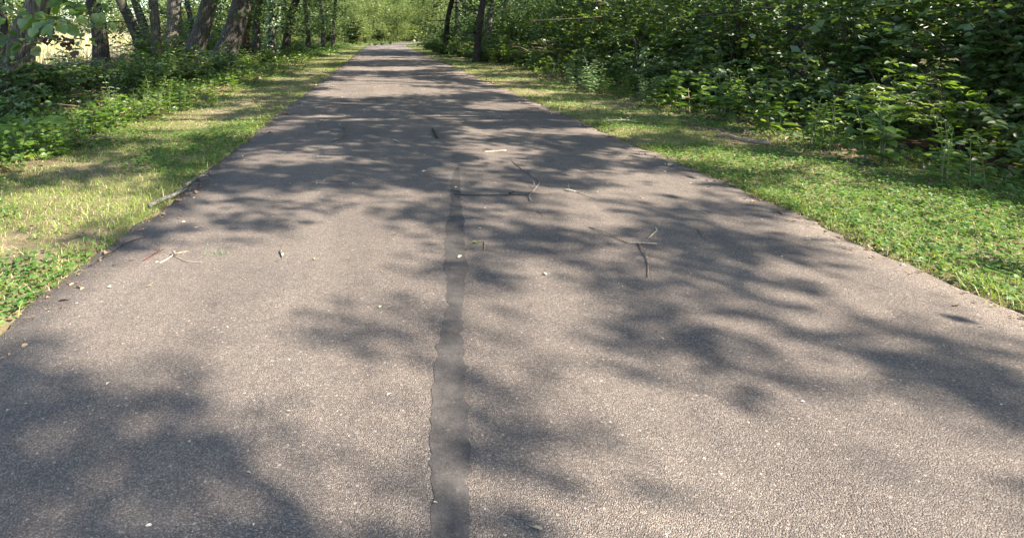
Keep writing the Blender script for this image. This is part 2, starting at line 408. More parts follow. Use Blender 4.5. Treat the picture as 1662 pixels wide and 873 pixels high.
def verge(name, x0, x1, seed, ystart, bias, label):
    rs = R(seed); g = Soup(); st = Soup(); cv = Soup()
    for (ya, yb, dg, dc, k) in ((ystart, 4, 6200, 2600, 1), (4, 7, 4200, 1700, 1.15), (7, 13, 1200, 500, 1.6), (13, 25, 520, 160, 2.3), (25, 50, 200, 60, 3.6), (50, 95, 70, 20, 6)):
        x, y = scatter(x0, x1, ya, yb, dg, rs); b = bend(y)
        dens = fbm(x, y, 1.3); fine = fbm(x + 50, y, 4.)
        dd = np.minimum(np.abs(x - EL), np.abs(x - ER))
        dens = dens + .10 * np.exp(-(dd / .18) ** 2) * (noise(x, y, 1.7) > .35)
        keep = rs.rand(len(x)) < np.clip((dens * .5 + fine * .5 - .40 + bias) * 6.5, .06, 1)
        d = np.minimum(np.abs(x - EL), np.abs(x - ER))
        inside = (x > EL + edge_noise(y, 2.)) & (x < ER + edge_noise(y, 9.))
        keep &= ~(inside & (rs.rand(len(x)) > .5 * np.exp(-d / .06)))
        x, y, b, d = x[keep], y[keep], b[keep], d[keep]
        P = np.stack([x + b, y, ground_z(x + b, y) - .004], 1)
        near_edge = np.exp(-(d / .22) ** 2)
        h = rs.gamma(4, .0062, len(x)) * (1 + 1.2 * near_edge * noise(x, y, 3.)) * (1 if k < 1.5 else .8 + .15 * k)
        g.blades(P, h, rs.uniform(.0022, .0045, len(x)) * k, rs.uniform(.3, 1.7, len(x)), rs)
        # dry blades
        x, y = scatter(x0, x1, ya, yb, dg * .06, rs); b = bend(y)
        keep = (rs.rand(len(x)) < .35 + .6 * (fbm(x, y, 1.3) < .5)) & ~((x > EL) & (x < ER)); x, y, b = x[keep], y[keep], b[keep]
        st.blades(np.stack([x + b, y, ground_z(x + b, y)], 1), rs.uniform(.015, .045, len(x)), rs.uniform(.002, .004, len(x)) * k, rs.uniform(1.2, 3.0, len(x)), rs)
        # low round leaves
        x, y = scatter(x0, x1, ya, yb, dc, rs); b = bend(y)
        keep = (rs.rand(len(x)) < np.clip((fbm(x + 9, y + 4, 1.1) - (.42 if x0 > 0 else .47) + bias) * 5, .03, 1)) & ~((x > EL - .03) & (x < ER + .03)); x, y, b = x[keep], y[keep], b[keep]
        n = len(x); a = rs.uniform(0, 6.28, n)
        D = np.stack([np.cos(a), np.sin(a), rs.uniform(-.1, .35, n)], 1); Nn = unit(np.stack([rs.normal(0, .35, n), rs.normal(0, .35, n), np.ones(n)], 1))
        ln = rs.uniform(.012, .03, n) * (.6 + .4 * k)
        cv.leaves(np.stack([x + b, y, ground_z(x + b, y) + rs.uniform(.006, .04, n)], 1), D, Nn, ln, ln * .85)
    o = tag(link(name, g.build(name, M['grass'])), label, 'grass', kind='stuff')
    tag(link('dry_grass', st.build('dry_grass', M['straw'])), 'dry straw coloured blades lying in ' + label.split(' on ')[-1], 'dry grass', kind='stuff')
    tag(link('low_weeds', cv.build('low_weeds', M['clover'])), 'low round leaved weeds creeping in ' + label.split(' on ')[-1], 'ground cover', kind='stuff')

verge('grass', -4.4, -1.28, 11, 1.6, .06, 'short patchy sunlit grass on the left verge of the path')
verge('grass', 2.46, 5.0, 12, 1.1, .05, 'short patchy green grass on the right verge of the path')

# ------------------------------------------------------------------ plants
def stems_plant(rs, h, r, nst, leaf, aspect=.6, per=26, up=.5, lowfrac=.12, bare=.25, curve=.25):
    """woody shrub: arching stems with leaves along the outer part; returns (stem soup, leaf soup)"""
    st, lf = Soup(), Soup()
    for k in range(nst):
        a = rs.uniform(0, 6.28); q = math.sqrt(rs.rand())
        tip = np.array([math.cos(a) * r * q, math.sin(a) * r * q, h * (1 - .55 * q * q) * rs.uniform(.55, 1.08)])
        base = np.array([math.cos(a) * r * .12, math.sin(a) * r * .12, 0]) * rs.rand()
        mid = (base + tip) / 2 + np.array([-math.cos(a), -math.sin(a), .6]) * h * curve * rs.uniform(.1, .6)
        ln = smooth_line([base, mid, tip], 10)
        st.tube(ln, np.linspace(.006 + .004 * h, .0018, 10), 4, cap=False)
        # side sprigs
        ns = max(3, int(per / 7))
        for j in range(ns):
            u = rs.uniform(bare, 1); p = ln[min(9, int(u * 9.99))]
            b = rs.uniform(0, 6.28); L_ = rs.uniform(.15, .42) * min(1.3, .5 + .4 * h)
            d = np.array([math.cos(b) * .9, math.sin(b) * .9, rs.uniform(-.25, .6)]); d /= np.linalg.norm(d)
            sp = p + d * L_
            m = 7 + rs.randint(0, 4); t = np.linspace(.1, 1, m)[:, None]
            P = p + d * L_ * t - np.array([0, 0, 1]) * (t ** 2) * L_ * .2
            side = np.cross(d, [0, 0, 1]); side /= max(1e-6, np.linalg.norm(side))
            sg = np.where(np.arange(m) % 2, 1, -1)[:, None]
            D = side * sg * .9 + d * .7 + rs.normal(0, .25, (m, 3)); D[:, 2] -= .15
            N = np.array([0, 0, 1.]) + rs.normal(0, .35, (m, 3)) + d * .2
            l_ = leaf * rs.uniform(.65, 1.2, m)
            lf.leaves(P, D, N, l_, l_ * aspect)
            st.tube(np.stack([p, p + d * L_ * .5 - [0, 0, L_ * .05], sp - [0, 0, L_ * .2]]), [.003, .002, .001], 3, cap=False)
    return st, lf

def herb(rs, h, leaf, aspect=.55, nst=1, spread=.1, pairs=8, top=.35):
    """upright weed: stem with opposite leaf pairs"""
    st, lf = Soup(), Soup()
    for k in range(nst):
        a = rs.uniform(0, 6.28); b = np.array([math.cos(a), math.sin(a), 0]) * spread * rs.rand() * (nst > 1)
        hh = h * rs.uniform(.7, 1.05); lean = rs.normal(0, .12, 2)
        ln = smooth_line([b, b + [lean[0] * hh * .3, lean[1] * hh * .3, hh * .5], b + [lean[0] * hh, lean[1] * hh, hh]], 8)
        st.tube(ln, np.linspace(.005, .002, 8), 5, cap=False)
        ph = rs.uniform(0, 3.14)
        for j in range(pairs):
            u = .18 + .82 * j / (pairs - 1); p = ln[0] + (ln[-1] - ln[0]) * u
            p = ln[min(7, int(round(u * 7)))] * .5 + p * .5
            for s_ in (0, math.pi):
                g_ = ph + j * 1.57 + s_ + rs.normal(0, .2)
                L_ = leaf * (1 - (1 - top) * u ** 2) * rs.uniform(.8, 1.15)
                D = np.array([[math.cos(g_), math.sin(g_), .35 - .2 * (1 - u) + rs.normal(0, .15)]])
                lf.leaves(p[None] + D * .01, D, np.array([[0, 0, 1.]]) + rs.normal(0, .2, (1, 3)), np.array([L_]), np.array([L_ * aspect]), .16, .22)
    return st, lf

PROTO = {}
def proto(key, fn, ml, ms, seed):
    st, lf = fn(R(seed))
    PROTO[key] = (st.build('stem', ms, True), lf.build('foliage', ml))

for k in range(3):
    proto(('bush', k), lambda rs: stems_plant(rs, 1.0, .85, 34, .085, .6, 34), M['shrub'], M['stemwood'], 100 + k)
    proto(('dark', k), lambda rs: stems_plant(rs, 1.0, .8, 30, .10, .7, 32), M['shrub2'], M['stemwood'], 110 + k)
    proto(('tall', k), lambda rs: stems_plant(rs, 2.6, 1.15, 52, .11, .62, 52, bare=.12), M['shrub'], M['stemwood'], 120 + k)
    proto(('talldark', k), lambda rs: stems_plant(rs, 2.6, 1.15, 52, .12, .66, 52, bare=.12), M['shrub2'], M['stemwood'], 130 + k)
    proto(('yellow', k), lambda rs: stems_plant(rs, 2.0, .9, 30, .11, .62, 40, bare=.15), M['shrub3'], M['stemwood'], 140 + k)
    proto(('nettle', k), lambda rs: herb(rs, .55, .085, .5, 7, .16, 9), M['weed'], M['stem'], 150 + k)
    proto(('pale', k), lambda rs: herb(rs, .6, .10, .5, 9, .2, 9), M['weedpale'], M['stem'], 160 + k)
    proto(('broad', k), lambda rs: herb(rs, .5, .15, .72, 4, .12, 5, .6), M['weed'], M['stem'], 170 + k)
    proto(('far', k), lambda rs: stems_plant(rs, 4.2, 2.2, 60, .24, .7, 60, bare=.1), M['far'], M['stemwood'], 180 + k)

def plant(key, name, loc, label, cat, group, sc=1.0, rz=None, rs=R(77)):
    k = (key, rs.randint(0, 3)); st, lf = PROTO[k]
    o = empty(name, loc, label, cat, group, rs.uniform(0, 6.28) if rz is None else rz, sc)
    link('stem', st, o); link('foliage', lf, o)
    return o

def pl(key, name, px, py, label, cat, group, sc=1.0, dx=0):
    p = gp(px, py); p[2] = float(ground_z(p[0], p[1])) - .01
    return plant(key, name, p, label, cat, group, sc)

# --- weeds the photo singles out, left bank
GL = 'weeds along the left edge of the wood'
for px, py, key, sc, lab in [
    (246, 192, 'nettle', 1.05, 'tallest sunlit nettle in the bright clump on the left bank'),
    (275, 186, 'nettle', .85, 'sunlit nettle at the right end of the bright clump on the left bank'),
    (222, 199, 'nettle', .75, 'bushy sunlit weed in the middle of the bright clump on the left bank'),
    (193, 208, 'broad', .85, 'bright round leaved weed low in the sunlit clump on the left bank'),
    (155, 218, 'broad', .9, 'broad leaved weed at the lower left end of the sunlit clump'),
    (176, 196, 'nettle', .8, 'half shaded weed with drooping leaves behind the sunlit clump'),
    (300, 180, 'nettle', .7, 'small shaded nettle just beyond the bright clump on the left bank'),
    (120, 240, 'nettle', .7, 'thin greyish green weed with upright stems at the bank foot'),
    (60, 252, 'broad', .75, 'green leafy weed patch at the foot of the left bank'),
    (20, 262, 'broad', .8, 'bright green leafy weed in the lower left corner of the bank'),
    (95, 250, 'broad', .6, 'low spreading weed between two leafy weeds on the left bank foot'),
    (345, 168, 'nettle', .65, 'low weed in shade on the left bank, halfway along'),
    (380, 150, 'broad', .7, 'sunlit low weed beside the left verge below the leaning trunks'),
    (415, 138, 'nettle', .8, 'shaded weed at the left verge near the vine covered tree'),
    (455, 122, 'nettle', .9, 'far weed on the left verge beneath the dark leaning tree'),
]:
    pl(key, 'weed', px, py, lab, 'weed', GL, sc)
GR = 'weeds along the right edge of the wood'
for px, py, key, sc, lab in [
    (963, 150, 'pale', 1.15, 'tallest pale grey green weed in the sunlit clump on the right bank'),
    (940, 145, 'pale', .95, 'pale sunlit weed at the left of the right bank clump'),
    (988, 156, 'nettle', 1.0, 'bright green weed at the right of the pale sunlit clump'),
    (925, 138, 'nettle', .8, 'yellowish green low weed beginning the sunlit clump on the right bank'),
    (1020, 160, 'nettle', 1.0, 'green weed with drooping leaves between pale clump and broad leaved weeds'),
    (1052, 166, 'pale', .8, 'bluish pale weed in front of the dark right thicket'),
    (1066, 172, 'broad', 1.0, 'sunlit broad leaved weed in front of the right thicket'),
    (1096, 178, 'broad', 1.15, 'broad leaved weed with big drooping leaves at the right thicket foot'),
    (1135, 184, 'broad', 1.2, 'largest leaved weed on the right bank, beside the tall dry stems'),
    (1175, 196, 'broad', 1.2, 'broad leaved weed above the pale fallen branch on the right bank'),
    (1198, 186, 'nettle', 1.2, 'tall nettle behind the pale fallen branch on the right bank'),
    (885, 122, 'nettle', .8, 'small weed with a bare twig on the right bank'),
    (860, 114, 'nettle', .8, 'low shaded weed near the dark straight trunk on the right'),
    (1250, 215, 'broad', 1.1, 'broad leaved weed at the thicket foot past the fallen branch'),
    (1330, 240, 'nettle', 1.1, 'tall nettle standing out from the thicket past the fallen branch'),
    (1430, 266, 'broad', 1.2, 'leafy weed close to the camera on the right bank'),
    (1560, 305, 'nettle', 1.0, 'nearest nettle on the right bank'),
]:
    pl(key, 'weed', px, py, lab, 'weed', GR, sc)

GD = 'shaded shrubs around the nearest left trunk'
for px, py, key, sc, lab in [
    (12, 176, 'dark', .95, 'dark leafy shrub covering the foot of the nearest left trunk'),
    (62, 168, 'dark', .9, 'dark shrub just right of the nearest left trunk'),
    (105, 158, 'bush', .85, 'shaded shrub between the nearest left trunk and the straight dark trunk'),
    (140, 146, 'dark', .8, 'dark low shrub left of the straight dark trunk'),
    (205, 138, 'bush', .9, 'shaded leafy shrub right of the straight dark trunk'),
    (250, 142, 'dark', .8, 'dark shrub in front of the upright grey green trunk'),
    (300, 138, 'bush', .8, 'dark green shrub before the big leaning trunk'),
    (352, 128, 'dark', .9, 'dark shrub before the thickest leaning trunk'),
    (30, 205, 'dark', .6, 'low dark shrub behind the big burdock leaf')]:
    pl(key, 'shrub', px, py, lab, 'shrub', GD, sc)

GK = 'bushes around the two dark trunks on the right'
for px, py, key, sc, lab in [
    (694, 82, 'dark', .9, 'rounded bush at the right verge just before the bend'),
    (706, 85, 'bush', 1.3, 'leafy bush left of the dark trunk nearest the bend'),
    (716, 88.5, 'dark', 1.0, 'dark bush at the foot of the dark trunk nearest the bend'),
    (733, 88, 'talldark', .75, 'tall dark bush between the two dark trunks'),
    (748, 93, 'dark', 1.4, 'dark bush left of the straight dark trunk'),
    (760, 96, 'bush', 1.0, 'low leafy bush touching the straight dark trunk from the left'),
    (787, 101, 'dark', 1.1, 'dark bush right of the straight dark trunk'),
    (808, 103, 'bush', 1.1, 'leafy bush below the sunlit bare branch')]:
    pl(key, 'shrub', px, py, lab, 'shrub', GK, sc)

# large single-leaf burdock on the left
p = gp(45, 232); p[2] = 0
o = empty('burdock_plant', p, 'burdock with one large pale leaf lit on the shaded left bank', 'weed', GL)
st = Soup(); rs = R(21)
for a, L_, z0, tl in ((.35, .30, .20, .05), (2.3, .26, .15, .2), (3.9, .24, .12, .25), (5.2, .22, .1, .1)):
    d = np.array([math.cos(a), math.sin(a), tl])
    st.tube(smooth_line([[0, 0, 0], d * .06 + [0, 0, z0 * .7], d * .1 + [0, 0, z0]], 6), .006, 6)
    lf = Soup(); lf.leaves((d * .1 + [0, 0, z0])[None], d[None], np.array([[0.05, -.45, 1.]]), np.array([L_]), np.array([L_ * .62]), .12, .15)
    link('leaf', lf.build('leaf', M['weed']), o)
link('stem', st.build('stem', M['stem'], True), o)

# sapling with yellow-green leaves on the left
p = gp(178, 188); p[2] = 0
o = empty('maple_sapling', p, 'small sapling with yellow green lit leaves in shade on the left bank', 'sapling')
st, lf = herb(R(8), .52, .075, .7, 2, .06, 7, .8)
link('stem', st.build('stem', M['stemwood'], True), o); link('foliage', lf.build('foliage', M['weedpale']), o)

# tall weeds on the left where the path turns
for px, y, key, sc, lab in [(600, 58, 'nettle', 1.6, 'bright tall weed left of the path before the bend'), (609, 60, 'bush', .8, 'bright low bush at the left verge before the bend'), (619, 61, 'bush', .75, 'sunlit green bush hiding the left edge of the path at the bend'),
                        (628, 63, 'nettle', 1.5, 'bright weed tuft nearest the path at the left of the bend'), (634, 66, 'bush', .7, 'small green bush at the very turn of the path'), (585, 55, 'nettle', 1.5, 'bright tall weed among the last left verge grass')]:
    plant(key, 'weed', ((px - PX) / F * y, y, -.02), lab, 'weed', 'weeds at the bend of the path', sc)

# --- shrubs
rs = R(41)
def gz(x, y): return float(ground_z(np.array(x), np.array(y)))
GRS = 'shrubs of the right-hand thicket'; GLS = 'shrubs under the left-hand trees'
def row(key, y0, y1, step, x0, x1, s0, s1, label, group, skip=None, name='shrub'):
    y = y0
    while y < y1:
        x = rs.uniform(x0, x1); 
        sc = rs.uniform(s0, s1); k = key if isinstance(key, str) else key[rs.randint(len(key))]
        b = float(bend(y)); px = PX + F * (x + b) / max(y, .5)
        if not (skip and skip(px, y)):
            plant(k, name, (x + b, y, gz(x + b, y) - .02), label, 'shrub', group, sc, rs=rs)
        y += step * rs.uniform(.8, 1.2) * (1 + y / 60)
row(('bush', 'dark'), 2.6, 60, 1.25, 5.2, 6.0, .75, 1.15, 'low leafy shrub at the front of the right-hand thicket', GRS)
row(('tall', 'talldark', 'tall'), 3.0, 64, 1.7, 6.6, 7.6, .8, 1.05, 'tall green shrub in the middle of the right-hand thicket', GRS)
row(('talldark', 'tall', 'yellow', 'talldark'), 3.5, 70, 2.2, 8.6, 10.5, 1.2, 1.6, 'big dark shrub deep inside the right-hand thicket', GRS)
gapL = lambda px, y: 50 < px < 245
row(('bush', 'dark', 'bush'), 7, 60, 1.5, -5.4, -4.4, .5, .85, 'low shaded shrub along the left bank', GLS, lambda px, y: px < 60)
row(('dark', 'bush', 'bush'), 9, 62, 1.4, -8.0, -6.2, .7, 1.15, 'leafy shrub between the trunks of the left-hand trees', GLS, lambda px, y: gapL(px, y) and y > 12)
row(('tall', 'yellow', 'tall'), 24, 80, 1.6, -14, -10.2, 1.1, 1.6, 'tall sunlit shrub behind the left-hand trunks', GLS, lambda px, y: 50 < px < 190)
row(('tall', 'talldark', 'yellow'), 20, 70, 1.8, -9.8, -8.2, .45, .68, 'leafy shrub filling the gap just behind the left-hand trunks', GLS, lambda px, y: 45 < px < 150)
row(('far', 'tall'), 56, 100, 4.0, -6, -3.6, .6, 1.1, 'sunlit shrub by the far bend on the left side', GLS)

# undergrowth ground cover (uncountable)
def undergrowth(name, x0, x1, y0, y1, dens, leaf, hmax, m, seed, label, skip=None):
    rs = R(seed); s = Soup()
    for ya, yb, k in ((y0, 8, 1), (8, 16, 1.5), (16, 34, 2.3), (34, y1, 3.6)):
        if yb <= ya: continue
        x, y = scatter(x0, x1, ya, yb, dens / k ** 1.7, rs)
        edge = np.clip(np.minimum(x - x0, x1 - x) / .6, .15, 1)
        c_ = fbm(x, y, 1.6); keep = rs.rand(len(x)) < np.clip((c_ - .38) * 6, .04, 1) * edge
        x, y, c_, edge = x[keep], y[keep], c_[keep], edge[keep]; n = len(x); b = bend(y)
        z = ground_z(x + b, y) + rs.rand(n) * hmax * np.clip((c_ - .3) * 2.2, .15, 1) * edge
        a = rs.uniform(0, 6.28, n)
        D = np.stack([np.cos(a), np.sin(a), rs.uniform(-.4, .3, n)], 1); N = np.array([0, 0, 1.]) + rs.normal(0, .4, (n, 3))
        l_ = leaf * rs.uniform(.6, 1.3, n) * (.5 + .5 * k)
        s.leaves(np.stack([x + b, y, z], 1), D, N, l_, l_ * .65)
    tag(link(name, s.build(name, m)), label, 'undergrowth', kind='stuff')
undergrowth('undergrowth', -9.5, -2.75, 2.5, 70, 420, .065, .34, M['weed'], 51, 'shaded green undergrowth covering the left bank')
undergrowth('undergrowth', 4.3, 8.5, 1.1, 70, 420, .07, .42, M['shrub'], 52, 'dark green undergrowth at the foot of the right thicket')

# fallen leaves on the wood floor
s = Soup(); rs = R(61)
for x0, x1 in ((-12, -3), (4.0, 12)):
    x, y = scatter(x0, x1, 2, 30, 60, rs); n = len(x); a = rs.uniform(0, 6.28, n)
    D = np.stack([np.cos(a), np.sin(a), rs.normal(0, .2, n)], 1); l_ = rs.uniform(.04, .09, n)
    s.leaves(np.stack([x, y, ground_z(x, y) + .015], 1), D, np.array([0, 0, 1.]) + rs.normal(0, .4, (n, 3)), l_, l_ * .7)
tag(link('fallen_leaves', s.build('fallen_leaves', M['woodlitter'])), 'brown fallen leaves on the wood floor', 'leaf litter', kind='stuff')

# ------------------------------------------------------------------ where the sun gets through
LIT, SHD = 0.0, 1.0
SPOTS = [  # photo pixel ellipses on the ground: cx, cy, rx, ry, value
    (640, 79, 50, 3, LIT), (630, 88, 70, 5, SHD), (610, 97, 60, 3, LIT), (640, 104, 90, 5, SHD), (620, 113, 80, 3, LIT), (640, 120, 90, 4, SHD),
    (610, 138, 80, 13, LIT), (720, 128, 50, 6, SHD), (540, 152, 55, 8, LIT), (680, 150, 60, 6, LIT), (700, 163, 90, 6, SHD),
    (640, 180, 130, 14, SHD), (800, 176, 70, 7, LIT), (740, 192, 60, 6, LIT), (870, 195, 50, 10, SHD),
    (500, 191, 28, 5, LIT), (470, 209, 40, 4, LIT), (610, 207, 30, 4, SHD), (590, 220, 150, 22, SHD), (640, 205, 20, 4, LIT),
    (830, 214, 60, 5, LIT), (760, 226, 40, 5, LIT), (900, 214, 70, 5, LIT), (900, 228, 80, 7, SHD), (1000, 232, 90, 8, SHD),
    (425, 262, 60, 13, LIT), (500, 246, 30, 5, LIT), (570, 238, 16, 4, LIT), (640, 250, 110, 14, SHD), (700, 270, 60, 12, SHD),
    (800, 248, 70, 14, LIT), (790, 272, 60, 10, LIT), (900, 252, 70, 9, SHD), (960, 262, 60, 8, SHD), (985, 255, 30, 6, LIT), (1010, 265, 50, 6, LIT), (1090, 274, 60, 8, SHD),
    (540, 282, 150, 14, SHD), (420, 295, 70, 14, SHD), (350, 292, 40, 10, SHD), (800, 296, 60, 8, LIT), (890, 288, 70, 6, SHD), (940, 300, 60, 6, SHD), (1050, 290, 80, 10, LIT), (960, 285, 40, 6, LIT),
    (860, 318, 40, 8, LIT), (950, 322, 60, 10, LIT), (1040, 328, 90, 7, SHD), (1110, 345, 60, 12, SHD), (1150, 318, 60, 10, LIT), (1180, 296, 40, 8, SHD),
    (600, 318, 130, 12, LIT), (480, 320, 60, 10, LIT), (660, 325, 30, 6, SHD), (700, 345, 40, 8, SHD), (800, 335, 75, 9, SHD), (840, 345, 40, 8, SHD),
    (505, 337, 26, 5, SHD), (440, 356, 28, 6, SHD), (395, 381, 34, 8, SHD), (300, 345, 50, 14, SHD), (290, 372, 50, 9, SHD), (345, 330, 50, 6, LIT), (235, 385, 40, 7, SHD),
    (560, 365, 110, 16, LIT), (700, 366, 44, 12, SHD), (660, 350, 40, 7, LIT), (545, 398, 20, 4, SHD), (600, 397, 20, 7, SHD), (630, 383, 25, 6, SHD),
    (480, 410, 150, 24, LIT), (650, 420, 60, 16, LIT), (840, 395, 62, 13, SHD), (780, 362, 60, 8, LIT), (800, 425, 120, 10, LIT), (960, 400, 50, 40, LIT), (930, 350, 60, 16, LIT),
    (1110, 372, 40, 9, SHD), (1160, 395, 70, 14, SHD), (1120, 425, 60, 14, SHD), (1190, 360, 40, 8, LIT), (1010, 340, 30, 8, LIT),
    (110, 335, 130, 34, LIT), (60, 390, 90, 30, LIT), (200, 300, 70, 18, LIT), (160, 400, 70, 9, SHD), (100, 425, 60, 14, LIT), (220, 355, 40, 12, LIT), (205, 378, 40, 5, SHD),
    (240, 256, 60, 5, SHD), (120, 290, 60, 6, SHD), (20, 300, 40, 10, SHD), (270, 235, 50, 6, LIT), (330, 205, 60, 8, LIT), (360, 230, 50, 7, SHD), (350, 182, 50, 5, LIT), (430, 175, 40, 6, SHD),
    (450, 140, 40, 3, SHD), (470, 128, 40, 3, LIT), (520, 112, 40, 2, LIT), (400, 165, 30, 4, LIT),
    (205, 192, 130, 22, LIT), (170, 214, 70, 12, LIT), (50, 262, 60, 10, LIT),
    (960, 145, 50, 9, LIT), (870, 150, 70, 6, LIT), (900, 170, 70, 5, LIT), (950, 160, 60, 5, SHD), (820, 128, 60, 3, LIT), (1040, 182, 50, 6, LIT), (1000, 195, 70, 6, LIT), (980, 178, 60, 5, SHD),
    (1020, 214, 60, 7, LIT), (1090, 200, 60, 8, SHD), (1120, 235, 80, 9, SHD), (1150, 215, 50, 8, SHD), (1180, 262, 40, 10, LIT), (1110, 256, 50, 7, LIT), (1190, 285, 40, 8, SHD), (1080, 170, 40, 7, LIT), (1110, 185, 40, 7, LIT),
    (300, 520, 330, 70, LIT), (640, 545, 90, 36, SHD), (560, 650, 260, 50, LIT), (850, 500, 190, 40, LIT), (1000, 620, 190, 70, LIT), (850, 720, 90, 36, SHD), (1250, 560, 110, 36, SHD), (1350, 480, 110, 26, LIT), (1300, 690, 240, 80, LIT), (1560, 640, 110, 44, SHD), (1060, 810, 120, 36, SHD), (250, 740, 130, 46, SHD), (550, 800, 260, 60, LIT), (1350, 820, 260, 60, LIT),
    (330, 206, 55, 7, LIT), (268, 238, 65, 7, LIT), (160, 268, 70, 6, LIT), (120, 330, 140, 34, LIT),
    (795, 250, 70, 14, LIT), (785, 274, 60, 12, LIT), (560, 322, 150, 13, LIT), (440, 322, 60, 9, LIT), (560, 352, 110, 10, LIT), (400, 350, 60, 12, LIT),
    (425, 264, 55, 8, LIT), (1060, 292, 90, 9, LIT), (960, 365, 70, 30, LIT), (505, 337, 26, 5, SHD), (440, 357, 28, 5, SHD), (395, 381, 30, 7, SHD), (690, 350, 62, 10, SHD), (710, 372, 48, 9, SHD), (840, 395, 70, 15, SHD), (820, 336, 70, 8, SHD), (1110, 385, 70, 18, SHD), (1150, 350, 50, 8, SHD),
]
SP = np.array(SPOTS, float)
def shade(x, y):
    b = bend(y); xs = x - b
    px = PX + F * x / y; py = PY + F * H / y
    f1 = fbm(x + 3, y + 5, .8); f2 = fbm(x + 13, y + 2, 2.2)
    nearb = np.clip((py - 285) / 45, 0, 1)
    midb = np.exp(-((py - 228) / 55.) ** 4) * np.clip((770 - px) / 60, 0, 1)
    s = np.clip(.60 - .40 * nearb + .32 * midb + (f1 - .5) * 3.2 + (f2 - .5) * 2.2, 0, 1)
    wood = np.clip(np.maximum(-xs - 3.4, xs - 4.8) / .8, 0, 1)
    s = s * (1 - wood) + np.clip(np.where(xs > 0, .55, .78) + (f2 - .5) * 2.0 + (f1 - .5) * 1.2, 0, 1) * wood
    s *= np.clip((xs + 15) / 3, 0, 1)
    f3 = noise(x + 21, y + 40, 3.2) - .5
    for cx, cy_, rx, ry, v in SP:
        w = np.exp(-(((px - cx) / rx) ** 2 + ((py - cy_) / ry) ** 2) ** 2 * .9) * (.7 if cy_ < 135 else .93)
        s = s * (1 - w) + v * w
    s = np.clip((s + f3 * .42 - .30) / .40, 0, 1)
    far = np.clip((y - 48) / 12, 0, 1)
    return s * (1 - far * .55)

# ------------------------------------------------------------------ trees
TREES = []
def tree(px_line, yb, wpx, m, label, group, name='tree', top=11.0, seed=0, depth=None, sides=16, lean_keep=.6, rough=.07, branches=2):
    """px_line: [(px,py)...] from the base upwards in the photo; yb = photo row where it meets the ground"""
    rs = R(seed + 900)
    yd = F * H / (yb - PY) if depth is None else depth
    pts = [at(a, b_, yd) for a, b_ in px_line]
    base = pts[0].copy(); g0 = gz(base[0], yd)
    if base[2] > g0: pts.insert(0, base + (base - pts[1]) * np.array([.15, .15, 0]) * 0 + np.array([0, 0, g0 - .1 - base[2]]))
    else: pts[0][2] = g0 - .1
    w = wpx / F * yd / 2
    d = pts[-1] - pts[-2]; d = d / np.linalg.norm(d)
    p = pts[-1]
    while p[2] < top:
        d = d * lean_keep + np.array([0, 0, 1]) * (1 - lean_keep) + np.append(rs.normal(0, .09, 2), 0); d /= np.linalg.norm(d)
        p = p + d * 1.6; pts.append(p)
    pts = np.array(pts)
    pts[1:-1, 1] += rs.normal(0, .03, len(pts) - 2)
    n = 40; ln = smooth_line(pts, n)
    hrel = np.clip((ln[:, 2] - g0) / top, 0, 1)
    r = w * (1.08 - .75 * hrel) * (1 + .55 * np.exp(-np.maximum(ln[:, 2] - g0, 0) / .25))
    base = np.array([ln[0, 0], ln[0, 1], g0])
    o = empty(name, base, label, 'tree', group)
    s = Soup(); s.tube(ln - base, r, sides, rough, rs)
    yy = base[1]
    low = None
    if 12 < yy and depth is None: low = (1.0 + .3 * (yy > 26), int(42 if yy < 26 else 130), 1.5 if yy < 26 else 1.9, 1.0 if yy < 26 else 1.4)
    T = dict(low=low, o=o, base=base, line=ln, r=r, s=s, m=m, cl=[], rs=rs, top=top)
    TREES.append(T); return T

GT = 'trees along the left side of the path'; GTR = 'trees along the right side of the path'
tree([(20, 170), (28, 110), (34, 70), (40, 45), (62, 0)], 172, 40, M['bark'], 'nearest tree on the left, its grey trunk partly hidden by a maple branch', GT, seed=1)
tree([(166, 118), (163, 60), (158, 30), (151, 0)], 120, 23, M['bark_dark'], 'straight dark trunk in front of the bright meadow', GT, seed=2)
tree([(232, 96), (224, 66), (210, 30), (196, 0)], 104, 16, M['bark_dark'], 'dark trunk leaning left with a sunlit patch, beside the brush', GT, seed=3, lean_keep=.8)
tree([(243, 95), (238, 60), (228, 25), (219, 0)], 100, 14, M['bark_dark'], 'slender dark trunk leaning left just behind the leaning sunlit trunk', GT, seed=4, lean_keep=.8)
tree([(257, 118), (255, 70), (252, 35), (248, 0)], 118, 15, M['bark'], 'upright grey green trunk between leaning stems and pale trunk', GT, seed=5)
tree([(278, 98), (280, 60), (283, 30), (285, 0)], 98, 24, M['bark_pale'], 'pale rough barked trunk left of the big leaning trunk', GT, seed=6)
tree([(318, 90), (313, 50), (307, 22), (303, 0)], 92, 9, M['bark_dark'], 'thin dark stem between the pale trunk and big leaning trunk', GT, seed=7, sides=10)
tree([(306, 108), (318, 75), (328, 45), (341, 0)], 110, 29, M['bark'], 'big grey trunk leaning right over low shrubs', GT, seed=8, lean_keep=.8)
tree([(358, 104), (374, 66), (383, 40), (392, 0)], 104, 34, M['bark'], 'thickest grey trunk leaning right, beside the reddish trunk', GT, seed=9, lean_keep=.8)
tree([(400, 94), (399, 60), (403, 30), (410, 0)], 94, 13, M['bark_red'], 'reddish brown trunk tucked behind the thickest leaning trunk', GT, seed=10)
tree([(417, 94), (416, 60), (416, 30), (418, 0)], 95, 12, M['bark'], 'straight trunk with sunlit patches right of the reddish trunk', GT, seed=11)
Tv = tree([(440, 98), (441, 60), (443, 30), (446, 0)], 98, 11, M['bark'], 'trunk wrapped in pale green climbing vine on the left', GT, seed=12)
